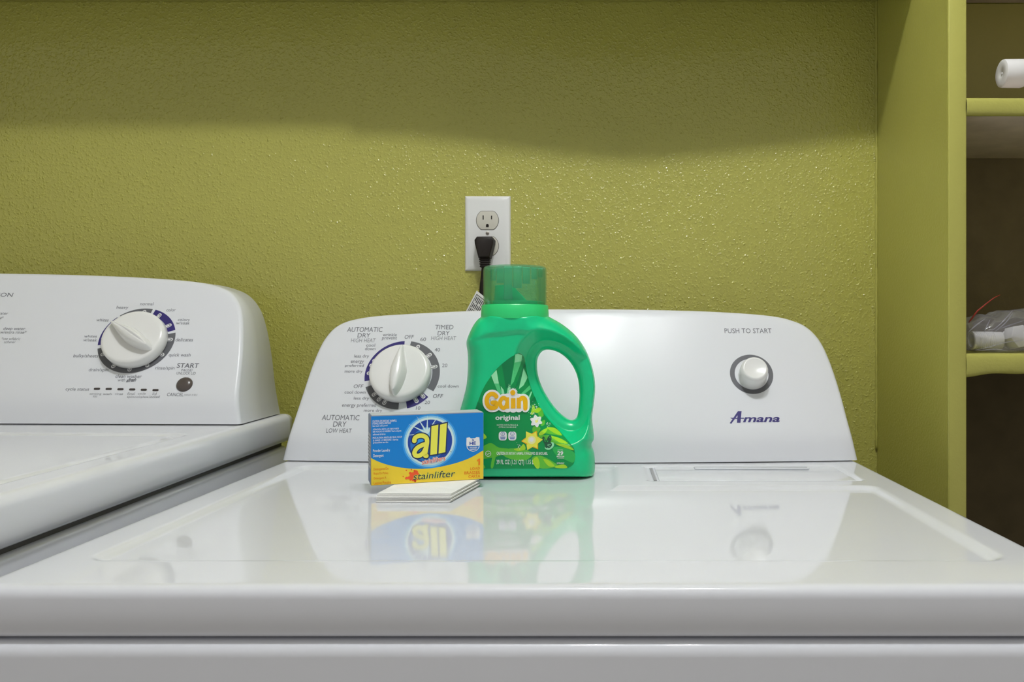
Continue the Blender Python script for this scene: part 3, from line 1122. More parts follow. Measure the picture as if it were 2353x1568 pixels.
rings = [plugring(0.0132, 0.96), plugring(0.011, 1.0), plugring(-0.0045, 0.98), plugring(-0.0085, 0.92, -0.0005), plugring(-0.0095, 0.82, -0.0008)]
vs, fs = [], []
for r_ in rings:
    vs += r_
n = 10
for k in range(len(rings) - 1):
    for i in range(n):
        j = (i + 1) % n
        fs.append((k * n + i, k * n + j, (k + 1) * n + j, (k + 1) * n + i))
fs += [tuple(range(n)), tuple((len(rings) - 1) * n + i for i in range(n))]
plug = fix(mesh('plug', vs, fs, M_BLACK, cord, True, 30))
for k in range(4):
    box('strain_relief_ring', (px0 - 0.0080 + k * 0.0003, -0.0045, PZ - 0.0232 - k * 0.0034), (px0 + 0.0080 - k * 0.0003, 0.0095, PZ - 0.0208 - k * 0.0034), M_BLACK, plug, 0.0008)
box('strain_relief', (px0 - 0.0062, -0.003, PZ - 0.034), (px0 + 0.0062, 0.008, PZ - 0.019), M_BLACK, plug, 0.001)
cx_end = wall_xz(1111, 690)[0] - OX
tube('cable', catmull([(px0, 0.0025, PZ - 0.030), (px0 - 0.0016, 0.003, PZ - 0.045), (cx_end, 0.006, PZ - 0.075), (cx_end + 0.001, 0.008, PZ - 0.115),
                       (cx_end + 0.004, 0.005, PZ - 0.18), (cx_end + 0.01, -0.006, PZ - 0.3), (cx_end + 0.02, -0.008, PZ - 0.45)], 8, False), 0.0046, M_BLACK, cord, 14)
# paper tag round the cable
TP = [wall_xz(a, b_, 1.243) for a, b_ in ((1095.5, 668), (1122, 690), (1096, 738), (1066, 724))]
tv = []
for k, (x, z) in enumerate(TP):
    tv.append((x - OX, 1.243 + (0.004 if k in (1, 2) else 0) - (WALL_Y - 0.02), z - LID_Z))
tv2 = [(a, b_ + 0.0005, c_) for a, b_, c_ in tv]
tg = fix(mesh('warning_tag', tv + tv2, [(0, 1, 2, 3), (7, 6, 5, 4), (0, 4, 5, 1), (1, 5, 6, 2), (2, 6, 7, 3), (3, 7, 4, 0)], M_PAPER, cord, False))
tg['label'] = 'white paper warning tag with black print'
M_INK = mat('black_ink', (0.05, 0.05, 0.055, 1), 0.7, 0.2)
lv, lf = [], []
A, B, C_, D_ = [Vector(v) for v in tv]


def bil(u, v):
    return (A * (1 - u) + B * u) * (1 - v) + (D_ * (1 - u) + C_ * u) * v + Vector((0, -0.0003, 0))


def bar(u0, u1, v0, v1):
    n_ = len(lv)
    lv.extend([bil(u0, v0), bil(u1, v0), bil(u1, v1), bil(u0, v1)])
    lf.append((n_, n_ + 1, n_ + 2, n_ + 3))


bar(0.10, 0.135, 0.10, 0.95)
bar(0.10, 0.9, 0.10, 0.125)
for k in range(6):
    for (v0, v1) in ((0.17, 0.36 + 0.03 * (k % 3)), (0.43 + 0.03 * (k % 2), 0.62), (0.66, 0.93)):
        bar(0.19 + k * 0.115, 0.245 + k * 0.115, v0, v1)
mesh('tag_print', lv, lf, M_INK, tg, False)


# ------------------------------------------------------------------ detergent bottle
BX, BY, BZ = -0.0894, 0.975, LID_Z - RECESS
BSC = FPX / BY


def bp(px, py):
    """picture point on the bottle's middle plane -> bottle frame"""
    return (px - PPX) / BSC - BX, CAM.z - (py - PPY) / BSC - BZ


sil = [(1342, 1110), (1364, 1092), (1367, 1065), (1365, 1040), (1359, 1022), (1365, 1008), (1363, 985), (1361, 958), (1365, 925), (1368, 895), (1366, 868), (1359, 838),
       (1345, 803), (1322, 771), (1292, 746), (1266, 731), (1254, 722), (1248, 690), (1184, 688), (1120, 690), (1114, 722), (1102, 732), (1091, 745), (1080, 766), (1073, 788), (1076, 815),
       (1076, 850), (1073, 885), (1066, 915), (1058, 945), (1053, 985), (1050, 1030), (1050, 1070), (1054, 1095), (1072, 1110), (1200, 1112)]
hol = [(1250, 806), (1238, 819), (1234, 840), (1239, 872), (1254, 906), (1276, 938), (1298, 959), (1315, 966), (1326, 957), (1330, 930), (1331, 898), (1326, 865),
       (1312, 836), (1292, 816), (1270, 806)]
SIL = np.array(catmull([bp(*p) for p in sil], 6))
HOL = np.array(catmull([bp(*p) for p in hol], 6))
G = 0.00125
gx = np.arange(-0.098, 0.100, G)
gz = np.arange(-0.004, 0.206, G)


def poly_sdf(poly, X, Z):
    d = np.full(X.shape, 1e9)
    inside = np.zeros(X.shape, bool)
    n = len(poly)
    for i in range(n):
        a, b = poly[i], poly[(i + 1) % n]
        ex, ez = b - a
        wx, wz = X - a[0], Z - a[1]
        t = np.clip((wx * ex + wz * ez) / (ex * ex + ez * ez + 1e-18), 0, 1)
        d = np.minimum(d, (wx - ex * t) ** 2 + (wz - ez * t) ** 2)
        cnd = (a[1] > Z) != (b[1] > Z)
        with np.errstate(divide='ignore', invalid='ignore'):
            xi = (b[0] - a[0]) * (Z - a[1]) / (b[1] - a[1]) + a[0]
        inside ^= cnd & (X < xi)
    d = np.sqrt(d)
    return np.where(inside, d, -d)        # positive inside


GX, GZ = np.meshgrid(gx, gz, indexing='ij')
d_out = poly_sdf(SIL, GX, GZ)
d_hol = -poly_sdf(HOL, GX, GZ)            # positive outside the hole
# shoulder crease: the body steps in a little below an arc
sx_, sz_ = zip(*[bp(*p) for p in [(1040, 806), (1075, 790), (1130, 771), (1200, 763), (1262, 768), (1310, 795), (1400, 880)]])
arc = np.interp(GX, sx_, sz_)
st = np.clip((GZ - arc) / 0.006 + 0.5, 0, 1)
st = st * st * (3 - 2 * st)
Bm = 0.0362 + 0.0028 * st
# gentle waist
Bm = Bm - 0.0012 * np.exp(-((GZ - 0.115) / 0.03) ** 2)
Ro = 0.027


def rnd(d, r, B):
    t = np.clip(d / r, None, 1.0)
    return np.where(d < 0, 2 * B * B * d / r, B * B * (1 - (1 - t) ** 2))


H_out = rnd(d_out, Ro, Bm)
hc = HOL.mean(axis=0)
right = np.clip((GX - (hc[0] + 0.000)) / 0.02, 0, 1) * np.clip((GZ - bp(0, 965)[1]) / 0.02, 0, 1) * np.clip((bp(0, 800)[1] - GZ) / 0.02 + 0.4, 0, 1)
slope = 1.9 * (1 - right) + 0.05 * right
r_h = 0.0115
hh = np.where(d_hol < r_h, 0, (r_h + slope * (d_hol - r_h)))
H_hol = np.where(d_hol < r_h, rnd(d_hol, r_h, r_h), hh * hh)
H_base = rnd(GZ - 0.0004, 0.007, Bm)


def smin(a, b, k):
    t = np.clip(0.5 + 0.5 * (b - a) / k, 0, 1)
    return b * (1 - t) + a * t - k * t * (1 - t)


H_top = rnd(bp(0, 731)[1] + 0.0040 - GZ, 0.005, Bm)
HH = smin(smin(smin(H_out, H_hol, 0.00018), H_base, 0.00008), H_top, 0.00006)


def samp(x, z):
    i = min(max((x - gx[0]) / G, 0), len(gx) - 1.001)
    j = min(max((z - gz[0]) / G, 0), len(gz) - 1.001)
    a, b = int(i), int(j)
    u, v = i - a, j - b
    return HH[a, b] * (1 - u) * (1 - v) + HH[a + 1, b] * u * (1 - v) + HH[a, b + 1] * (1 - u) * v + HH[a + 1, b + 1] * u * v


def BF(x, z):
    return -math.sqrt(max(samp(x, z), 0.0))


gy = np.arange(-0.0426, 0.0440, 0.0014)
field = HH[:, None, :] - (gy ** 2)[None, :, None]


def surface_nets(f, xs, ys, zs):
    s = f > 0
    axes = (xs, ys, zs)
    sh = tuple(n - 1 for n in f.shape)
    acc = np.zeros(sh + (3,))
    cnt = np.zeros(sh)
    ii = np.meshgrid(*[np.arange(n) for n in sh], indexing='ij')
    for ax in range(3):
        oth = [a for a in range(3) if a != ax]
        for o1 in (0, 1):
            for o2 in (0, 1):
                off = [0, 0, 0]
                off[oth[0]], off[oth[1]] = o1, o2
                sl0 = tuple(slice(off[a], off[a] + sh[a]) for a in range(3))
                off1 = list(off)
                off1[ax] = 1
                sl1 = tuple(slice(off1[a], off1[a] + sh[a]) for a in range(3))
                f0, f1 = f[sl0], f[sl1]
                cr_ = s[sl0] != s[sl1]
                with np.errstate(divide='ignore', invalid='ignore'):
                    t = np.where(cr_, f0 / (f0 - f1), 0)
                for a in range(3):
                    base = ii[a] + (t if a == ax else off[a])
                    acc[..., a] += np.where(cr_, base, 0)
                cnt += cr_
    act = cnt > 0
    idx = -np.ones(sh, int)
    idx[act] = np.arange(act.sum())
    v = acc[act] / cnt[act][:, None]
    V = np.stack([axes[a][0] + v[:, a] * (axes[a][1] - axes[a][0]) for a in range(3)], 1)
    quads = []
    for ax in range(3):
        o1, o2 = [a for a in range(3) if a != ax]
        n = list(f.shape)
        lo = [slice(1, m - 1) for m in n]
        lo[ax] = slice(0, n[ax] - 1)
        hi = list(lo)
        hi[ax] = slice(1, n[ax])
        a0, a1 = s[tuple(lo)], s[tuple(hi)]
        pos = np.argwhere(a0 != a1)
        flip = a0[a0 != a1]
        for a in range(3):
            if a != ax:
                pos[:, a] += 1
        def cell(d1, d2):
            q = pos.copy()
            q[:, o1] -= d1
            q[:, o2] -= d2
            return idx[q[:, 0], q[:, 1], q[:, 2]]
        q = np.stack([cell(1, 1), cell(0, 1), cell(0, 0), cell(1, 0)], 1)
        if ax == 1:
            flip = ~flip
        q[~flip] = q[~flip][:, ::-1]
        quads.append(q)
    return V, np.concatenate(quads)


bottle = empty('detergent_bottle', (BX, BY, BZ + 0.0002))
tag(bottle, 'green plastic liquid detergent bottle with side handle and clear green cap', 'bottle')
V, Q = surface_nets(field, gx, gy, gz)
body = mesh('body', V.tolist(), Q.tolist(), M_GREEN, bottle)
sm = body.modifiers.new('smooth', 'SMOOTH')
sm.factor = 0.5
sm.iterations = 6
CXB = bp(1183.5, 0)[0]                      # axis of neck and cap
CZ0, CZ1, CZ2 = bp(0, 731)[1], bp(0, 702)[1], bp(0, 614)[1]
TM = Matrix.Translation((CXB, 0, 0))
lathe('collar', [(0.0335, CZ0 - 0.003), (0.0396, CZ0 - 0.001), (0.0398, CZ0 + 0.001), (0.0388, CZ1 - 0.001), (0.0380, CZ1), (0.0345, CZ1)], M_COLLAR, bottle, 96, TM)
lathe('inner_deck', [(0.0, CZ1 - 0.002), (0.0345, CZ1 - 0.002), (0.0345, CZ1 + 0.003), (0.0325, CZ1 + 0.0045), (0.0310, CZ1 + 0.003), (0.0, CZ1 + 0.0005)], M_GREEN, bottle, 64, TM)
capo = lathe('cap', [(0.0368, CZ1 + 0.0005), (0.0368, CZ2 - 0.0040), (0.0362, CZ2 - 0.0012), (0.0345, CZ2), (0.0, CZ2 + 0.0002),
                     (0.0, CZ2 - 0.0016), (0.0340, CZ2 - 0.0018), (0.0352, CZ2 - 0.0040), (0.0354, CZ1 + 0.0005), (0.0368, CZ1 + 0.0005)], M_CAP, bottle, 128, TM)
# frosted dosing marks on the inner wall of the cap
marks = [(-338, -258, 150, 325), (-238, -128, 150, 362), (-122, 8, 125, 600), (18, 148, 125, 436), (163, 268, 130, 371), (292, 378, 130, 301), (390, 443, 130, 266)]
for x0, x1, y0, y1 in marks:
    zt, zb = CZ2 - (y0 - 95) / 6.533 / BSC, CZ2 - (y1 - 95) / 6.533 / BSC
    vs, fs = [], []
    for k in range(9):
        x = (x0 + (x1 - x0) * k / 8) / 470
        a = math.asin(x)
        for rr in (0.0351, 0.0345):
            for z in (zt, zb):
                vs.append((CXB + rr * math.sin(a), -rr * math.cos(a), z))
    for k in range(8):
        i, j = 4 * k, 4 * k + 4
        fs += [(i, j, j + 1, i + 1), (i + 2, i + 3, j + 3, j + 2), (i, i + 2, j + 2, j), (i + 1, j + 1, j + 3, i + 3)]
    fs += [(0, 1, 3, 2), (32, 34, 35, 33)]
    fix(mesh('dosing_mark', vs, fs, M_CAPMARK, capo))
M_NUM = mat('pale_green_print', srgb(178, 214, 180), 0.5)
for s, xc, yc in (('3', 215, 420), ('2', 335, 350)):
    tv_, tf_ = text2d(s, 0.0)
    ys_ = [v[1] for v in tv_]
    xs_ = [v[0] for v in tv_]
    vs = []
    for x, y in tv_:
        u = (xc - (x - sum(xs_) / len(xs_)) * 75) / 470           # mirrored: read from the inside of the cap
        a = math.asin(u)
        z = CZ2 - (yc - 95) / 6.533 / BSC - (y - 0.35) * 0.0060
        vs.append((CXB + 0.0352 * math.sin(a), -0.0352 * math.cos(a), z))
    mesh('dosing_number', vs, tf_, M_NUM, capo, False)
# pouring spout under the cap
vs, fs = [], []
ns = 64
for k in range(ns):
    a = 2 * math.pi * k / ns
    sx_c = math.cos(a)
    ht = 0.0215 if sx_c < 0.18 else 0.0215 * max(0.0, 1 - (sx_c - 0.18) / 0.82) ** 0.8 * 0.85
    for rr, z in ((0.0205, CZ1 + 0.0006), (0.0195, CZ1 + ht + 0.0012), (0.0175, CZ1 + ht + 0.0012), (0.018, CZ1 + 0.0006)):
        vs.append((CXB - 0.0040 + rr * math.cos(a), rr * math.sin(a), z))
for k in range(ns):
    k2 = (k + 1) % ns
    for i in range(4):
        j = (i + 1) % 4
        fs.append((4 * k + i, 4 * k2 + i, 4 * k2 + j, 4 * k + j))
fix(mesh('spout', vs, fs, M_GREEN, bottle, True, 40))

# --- front label of the bottle
cb = lambda p: (1040 + p[0] / 4.9, 800 + p[1] / 4.9)
P = Print(BF, Matrix.Translation((BX, BY, BZ + 0.0002)), 1.0, 0.00014, cb)
P.base = 0.00025
ML = 0.0022
ink = lambda r, g, b: tuple(min(0.9, v * 1.38) for v in srgb(r, g, b)[:3]) + (1.0,)
g_ = lambda n, r, g, b: mat(n, ink(r, g, b), 0.35, 0.4, var=0.0)
L_DARK = g_('label_dark_green', 0, 128, 66)
L_DEEP = g_('label_deep_green', 0, 108, 62)
L_MID = g_('label_mid_green', 40, 158, 74)
L_PALE = g_('label_pale_green', 138, 206, 160)
L_SOFT = g_('label_soft_green', 72, 178, 112)
L_LIME = g_('label_lime', 148, 192, 40)
L_LIME2 = g_('label_lime_shade', 84, 168, 50)
L_WHITE = g_('label_white', 240, 241, 233)
L_ORANGE = g_('label_orange', 236, 160, 14)
L_YELLOW = g_('label_yellow', 244, 208, 72)
L_CREAM = g_('label_cream', 247, 235, 150)
L_BLUE = g_('label_blue', 40, 80, 150)
L_BFLY = g_('label_butterfly', 28, 74, 52)
lab = [(735, 62), (640, 115), (555, 182), (485, 250), (415, 345), (350, 450), (300, 565), (255, 690), (222, 830), (205, 980), (200, 1150), (205, 1290), (225, 1345), (270, 1357),
       (700, 1358), (1230, 1356), (1310, 1345), (1360, 1305), (1376, 1240), (1370, 1140), (1325, 1075), (1235, 970), (1160, 890), (1080, 805), (1000, 700), (935, 580), (885, 455),
       (850, 330), (825, 205), (808, 115), (780, 72)]
P.poly(L_DARK, 1, lab, ML, 3)
# rays
P.nm = 'printed_ray'
P.poly(L_DEEP, 2, [(555, 182), (640, 118), (690, 85), (655, 440), (600, 450)], ML)
P.poly(L_SOFT, 2, [(705, 72), (735, 62), (785, 80), (770, 170), (690, 380), (650, 430), (690, 200)], ML)
P.poly(L_PALE, 3, [(706, 74), (735, 64), (784, 82), (775, 150), (700, 165)], ML)
P.poly(L_PALE, 2, [(436, 312), (495, 246), (522, 400), (470, 400)], ML)
P.poly(L_SOFT, 2, [(470, 400), (522, 400), (560, 525), (520, 520)], ML)
P.poly(L_PALE, 2, [(800, 228), (846, 330), (800, 420), (745, 465), (765, 380)], ML)
P.poly(L_DEEP, 2, [(815, 160), (825, 210), (800, 228), (765, 380), (700, 470), (720, 400)], ML)
P.poly(L_PALE, 2, [(542, 430), (575, 470), (585, 520), (555, 520)], ML)
P.poly(L_PALE, 2, [(630, 400), (660, 410), (640, 510), (612, 510)], ML)
P.poly(L_SOFT, 2, [(868, 420), (885, 460), (800, 525), (760, 525)], ML)
P.poly(L_PALE, 3, [(885, 485), (895, 500), (868, 570), (852, 560)], ML)
P.poly(L_DEEP, 2, [(260, 690), (285, 605), (360, 660), (400, 720), (300, 700)], ML)
P.poly(L_DEEP, 2, [(870, 600), (925, 545), (945, 590), (880, 640)], ML)
# leaves
P.nm = 'printed_leaf'
def leaf(m, layer, pts):
    P.poly(m, layer, pts, ML, 4)
leaf(L_LIME2, 2, [(210, 1130), (330, 1110), (430, 1070), (520, 1120), (640, 1140), (560, 1200), (420, 1240), (260, 1240)])
leaf(L_LIME2, 2, [(560, 1150), (760, 1130), (900, 1190), (800, 1270), (600, 1230)])
leaf(L_LIME, 3, [(340, 960), (385, 1005), (345, 1030), (300, 1020)])
leaf(L_LIME2, 2, [(980, 950), (1060, 900), (1150, 900), (1235, 985), (1130, 975), (1040, 960)])
leaf(L_LIME, 3, [(1060, 895), (1160, 905), (1230, 980), (1150, 960)])
leaf(L_LIME, 3, [(970, 965), (1020, 920), (1070, 905), (1040, 960), (990, 985)])
leaf(L_LIME2, 2, [(960, 990), (1100, 985), (1250, 1040), (1368, 1150), (1220, 1100), (1080, 1050)])
leaf(L_LIME, 3, [(1090, 985), (1220, 1020), (1300, 1075), (1200, 1060)])
leaf(L_LIME, 3, [(1160, 1080), (1280, 1090), (1368, 1150), (1270, 1125)])
leaf(L_MID, 2, [(1130, 1120), (1250, 1120), (1372, 1180), (1360, 1290), (1250, 1250), (1160, 1200)])
leaf(L_LIME2, 2, [(890, 1250), (960, 1210), (1060, 1240), (1180, 1320), (1100, 1352), (980, 1350)])
leaf(L_LIME, 3, [(900, 1270), (950, 1225), (980, 1290), (975, 1352), (940, 1350)])
leaf(L_LIME, 3, [(1020, 1250), (1090, 1270), (1150, 1330), (1080, 1330)])
leaf(L_LIME, 3, [(1150, 1335), (1250, 1310), (1290, 1350), (1180, 1352)])
leaf(L_LIME2, 2, [(430, 1330), (470, 1140), (510, 1130), (480, 1250), (455, 1350)])
leaf(L_LIME, 3, [(690, 1140), (760, 1120), (800, 1080), (820, 1140), (740, 1160)])
leaf(L_LIME2, 2, [(215, 1290), (300, 1270), (370, 1350), (260, 1350)])
leaf(L_LIME, 3, [(890, 700), (905, 640), (930, 680), (915, 740), (880, 750)])
leaf(L_LIME, 3, [(925, 700), (970, 670), (1000, 690), (960, 730), (925, 725)])
leaf(L_LIME2, 2, [(955, 700), (1005, 690), (1025, 760), (985, 780), (960, 740)])
leaf(L_LIME2, 2, [(1000, 830), (1040, 810), (1035, 860), (1000, 880)])
leaf(L_LIME2, 2, [(905, 890), (960, 880), (990, 910), (950, 965), (905, 950)])
# white blossom
P.nm = 'printed_petal'
for k in range(6):
    a = math.radians(k * 60 + 20)
    cx_, cy_ = 942, 822
    t = (math.cos(a), math.sin(a))
    q = (-t[1], t[0])
    leaf(L_WHITE, 4, [(cx_, cy_), (cx_ + t[0] * 38 + q[0] * 24, cy_ + t[1] * 38 + q[1] * 24), (cx_ + t[0] * 72, cy_ + t[1] * 72),
                      (cx_ + t[0] * 38 - q[0] * 24, cy_ + t[1] * 38 - q[1] * 24)])
P.disc(L_YELLOW, 5, (945, 825), 16, 14)
P.stroke(L_CREAM, 5, [(945, 820), (968, 790)], 8)
# yellow flower
for k in range(6):
    a = math.radians(k * 60 - 64)
    cx_, cy_ = 895, 1040
    t = (math.cos(a), math.sin(a))
    q = (-t[1], t[0])
    P.poly(L_YELLOW if k % 2 else L_ORANGE, 4, [(cx_, cy_), (cx_ + t[0] * 55 + q[0] * 46, cy_ + t[1] * 55 + q[1] * 46), (cx_ + t[0] * 122, cy_ + t[1] * 122),
                                    (cx_ + t[0] * 55 - q[0] * 46, cy_ + t[1] * 55 - q[1] * 46)], ML)
    P.poly(L_YELLOW, 5, [(cx_, cy_), (cx_ + t[0] * 50 + q[0] * 36, cy_ + t[1] * 50 + q[1] * 36), (cx_ + t[0] * 108, cy_ + t[1] * 108),
                         (cx_ + t[0] * 50 - q[0] * 36, cy_ + t[1] * 50 - q[1] * 36)], ML)
P.disc(L_CREAM, 6, (892, 1035), 46, 22, ML)
P.disc(L_WHITE, 7, (890, 1030), 26, 18, ML)
# butterfly
P.nm = 'printed_butterfly'
leaf(L_PALE, 4, [(1060, 1085), (1130, 1060), (1140, 1105), (1090, 1145), (1040, 1130)])
leaf(L_BFLY, 5, [(1055, 1060), (1075, 1000), (1105, 983), (1115, 1020), (1100, 1060), (1065, 1075)])
leaf(L_BFLY, 5, [(1055, 1075), (1095, 1060), (1120, 1085), (1100, 1120), (1070, 1120)])
leaf(L_BFLY, 5, [(1040, 1080), (1015, 1030), (1015, 1000), (1035, 1005), (1055, 1060)])
leaf(L_BFLY, 5, [(1040, 1075), (1060, 1085), (1065, 1125), (1045, 1115)])
P.stroke(L_MID, 6, [(1068, 1055), (1095, 1005)], 9)
P.stroke(L_PALE, 6, [(1072, 1085), (1105, 1085)], 6)
P.stroke(L_PALE, 6, [(1072, 1098), (1095, 1105)], 6)
P.stroke(L_MID, 6, [(1030, 1020), (1045, 1055)], 7)
# sparkles
P.new('printed_sparkles')
P.hold = True
rs = random.Random(3)
for cx_, cy_, n_, sp in ((915, 660, 16, 42), (885, 745, 12, 28), (1085, 860, 14, 36), (745, 1100, 14, 36), (945, 655, 8, 22)):
    for k in range(n_):
        P.disc(L_WHITE, 4, (cx_ + rs.gauss(0, sp * 0.5), cy_ + rs.gauss(0, sp * 0.6)), rs.uniform(2, 5), 6)
P.hold = False
# word mark
P.nm = 'brand_letter'
G_ = [(494, 545), (470, 522), (435, 518), (402, 540), (386, 590), (396, 640), (425, 670), (462, 672), (492, 660), (492, 618), (452, 615)]
a_ = [(615, 585), (585, 562), (555, 570), (536, 612), (546, 655), (575, 675), (605, 655), (614, 625)]
a2 = [(617, 555), (619, 682)]
i_ = [(684, 565), (684, 680)]
n1 = [(746, 560), (746, 680)]
n2 = [(750, 592), (778, 562), (808, 570), (820, 605), (820, 680)]
for m, lay, add in ((L_WHITE, 7, 46), (L_ORANGE, 9, 0)):
    P.stroke(m, lay, G_, 50 + add, ML, True, 3)
    P.one('brand_letter', lambda: (P.stroke(m, lay, a_, 44 + add, ML, True, 3), P.stroke(m, lay, a2, 42 + add, ML, bool(add))))
    P.stroke(m, lay, i_, 52 + add, ML, bool(add))
    P.one('brand_letter', lambda: (P.stroke(m, lay, n1, 52 + add, ML, bool(add)), P.stroke(m, lay, n2, 48 + add, ML, True, 3)))
star = []
for k in range(32):
    a = 2 * math.pi * k / 32
    rr = 56 if k % 2 else 40
    star.append((682 + rr * math.cos(a), 502 + rr * math.sin(a)))
P.poly(L_WHITE, 7, star, ML)
P.disc(L_ORANGE, 9, (680, 502), 29, 22, ML)
P.nm = 'printed_icon'
P.text(L_WHITE, 4, 'original', (482, 755, 756, 826), 0.022, maxlen=ML)
P.text(L_WHITE, 4, 'NOTES OF FLORALS &', (500, 859, 738, 877))
P.text(L_WHITE, 4, 'CITRUS SUNSHINE', (520, 884, 718, 900))
for cx_ in (566, 673):
    pts = []
    for k in range(28):
        a = 2 * math.pi * k / 28
        pts.append((cx_ + 46 * math.copysign(abs(math.cos(a)) ** 0.6, math.cos(a)), 991 + 50 * math.copysign(abs(math.sin(a)) ** 0.6, math.sin(a))))
    P.poly(L_WHITE, 4, pts, ML)
    P.disc(L_BLUE, 5, (cx_, 966), 24, 20, None, 0.82)
    P.stroke(L_BLUE, 5, [(cx_ - 30, 1004), (cx_ + 30, 1004)], 9, None, False)
    P.stroke(L_BLUE, 5, [(cx_ - 26, 1022), (cx_ + 26, 1022)], 11, None, False)
P.stroke(L_BLUE, 5, [(566, 954), (566, 975)], 5)
P.stroke(L_BLUE, 5, [(660, 966), (673, 972), (686, 966)], 4)
P.text(L_WHITE, 5, 'CAUTION:', (497, 1168, 596, 1204), 0.03)
P.text(L_WHITE, 5, 'EYE IRRITANT. HARMFUL IF SWALLOWED. SEE BACK LABEL.', (602, 1172, 1072, 1202), 0.012)
P.text(L_WHITE, 5, '39 FL OZ (1.21 QT) 1.15 L', (495, 1258, 912, 1324), 0.006)
P.text(L_WHITE, 5, 'UP TO', (1184, 1142, 1242, 1156))
P.text(L_WHITE, 5, '29', (1180, 1161, 1246, 1208), 0.03)
P.text(L_WHITE, 5, 'MEDIUM', (1173, 1214, 1256, 1229), 0.01)
P.text(L_WHITE, 5, 'LOADS', (1182, 1233, 1250, 1245), 0.01)
P.text(L_WHITE, 5, 'DETERGENT', (1175, 1288, 1258, 1307), 0.01)
P.disc(L_WHITE, 5, (402, 1190), 33, 28, None, 0.82, sx=1.0)
P.stroke(L_WHITE, 5, [(385, 1190), (398, 1200), (410, 1182), (420, 1190)], 7)
P.build(body, {'label_dark_green': 'front_label'})

# ------------------------------------------------------------------ powder box on a stack of folded sheets
SZ = LID_Z - RECESS
gap = 0.0090
fl = Vector((-0.2388, 0.858))
fr_ = Vector((-0.1279, 0.8985))
ux = (fr_ - fl)
BW = ux.length
ang = math.atan2(ux.y, ux.x)
BHT, BD = 0.0722, 0.033
pbox = empty('detergent_box', (fl.x, fl.y, SZ + gap), (0, 0, ang))
tag(pbox, 'small blue and yellow carton of powder detergent propped on white sheets', 'box')
carton = box('carton', (0, 0, 0), (BW, BD, BHT), M_BOXSIDE, pbox, 0.0008, 2)
# end flap panel with ruled print, top flap edge
box('end_label', (-0.00025, 0.002, 0.017), (-0.00005, BD - 0.002, 0.053), M_BOXWHITE, carton)
for k in range(9):
    box('ruled_line', (-0.00045, 0.004, 0.020 + k * 0.0036), (-0.0003, BD - 0.005, 0.0212 + k * 0.0036), M_PTEXT, carton)
box('top_flap', (0.001, 0.0006, BHT + 0.0001), (BW - 0.001, BD - 0.002, BHT + 0.0006), M_BOXWHITE, carton)
c3 = lambda p: (820 + p[0] / 6.532, 930 + p[1] / 6.532)
P = Print(lambda x, z: 0.0, Matrix.Translation((fl.x, fl.y, SZ + gap)) @ Matrix.Rotation(ang, 4, 'Z'), 1.0, 0.00013, c3)
pc = lambda n, r, g, b: mat(n, ink(r, g, b), 0.38, 0.45, var=0.0)
K_BLUE = pc('carton_blue', 0, 112, 186)
K_BLUE2 = pc('carton_light_blue', 38, 134, 205)
K_GLOW = pc('carton_glow_blue', 120, 178, 226)
K_GLOW2 = pc('carton_pale_glow', 190, 214, 240)
K_NAVY = pc('carton_navy', 22, 58, 140)
K_NAVY2 = pc('carton_mid_blue', 30, 104, 176)
K_INK = pc('carton_ink', 20, 40, 84)
K_YEL = pc('carton_yellow', 226, 184, 44)
K_PYEL = pc('carton_pale_yellow', 226, 208, 78)
K_ORG = pc('carton_orange', 206, 112, 20)
K_RED = pc('carton_red', 214, 78, 34)
K_WHITE = pc('carton_print_white', 238, 242, 246)
K_DARK = pc('carton_dark_grey', 62, 66, 60)
BWm, BHm = BW, BHT
P.raw(K_BLUE, 1, [(0.0004, 0.0004), (BW - 0.0004, 0.0004), (BW - 0.0004, BHT - 0.0004), (0.0004, BHT - 0.0004)], [(0, 1, 2, 3)])
cv = [(196, 795), (330, 860), (500, 915), (700, 952), (900, 966), (1100, 958), (1300, 925), (1500, 875), (1700, 800), (1893, 690)]
cl = [P.hit(p) for p in catmull(cv, 6, False)]
cl[0] = (0.0004, cl[0][1])
cl[-1] = (BW - 0.0004, cl[-1][1])
P.poly_local(K_YEL, 2, cl + [(BW - 0.0004, 0.0004), (0.0004, 0.0004)])
cc = (1100, 552)
for r_, m_ in ((408, K_BLUE2), (385, K_GLOW), (360, K_GLOW2)):
    P.disc(m_, 2 + (408 - r_) / 100, cc, r_, 64)
P.disc(K_NAVY, 3, (1100, 555), 330, 64)
P.disc(K_NAVY2, 3.4, (1060, 600), 255, 64)
P.disc(K_BLUE2, 3.6, (1060, 560), 170, 48)
P.disc(K_GLOW, 3.8, (1050, 420), 80, 32)
for (ex, ey) in ((895, 172), (1060, 160), (1222, 165), (772, 292), (718, 466), (1180, 275), (1000, 330)):
    vx, vy = ex - 1052, ey - 430
    l = math.hypot(vx, vy)
    nx_, ny_ = -vy / l * 17, vx / l * 17
    P.poly(K_GLOW2, 4, [(1052 + nx_, 430 + ny_), (ex, ey), (1052 - nx_, 430 - ny_)])
aa = [(862, 545), (872, 500), (925, 470), (990, 468), (1042, 500), (1052, 560), (1040, 640), (1030, 700), (1020, 760), (1042, 770)]
ab = [(1040, 590), (975, 610), (905, 650), (865, 710), (875, 760), (930, 768), (990, 730), (1030, 660)]
bars = [[(1118, 325), (1222, 300), (1200, 742), (1100, 756)], [(1248, 302), (1350, 276), (1326, 715), (1224, 735)]]
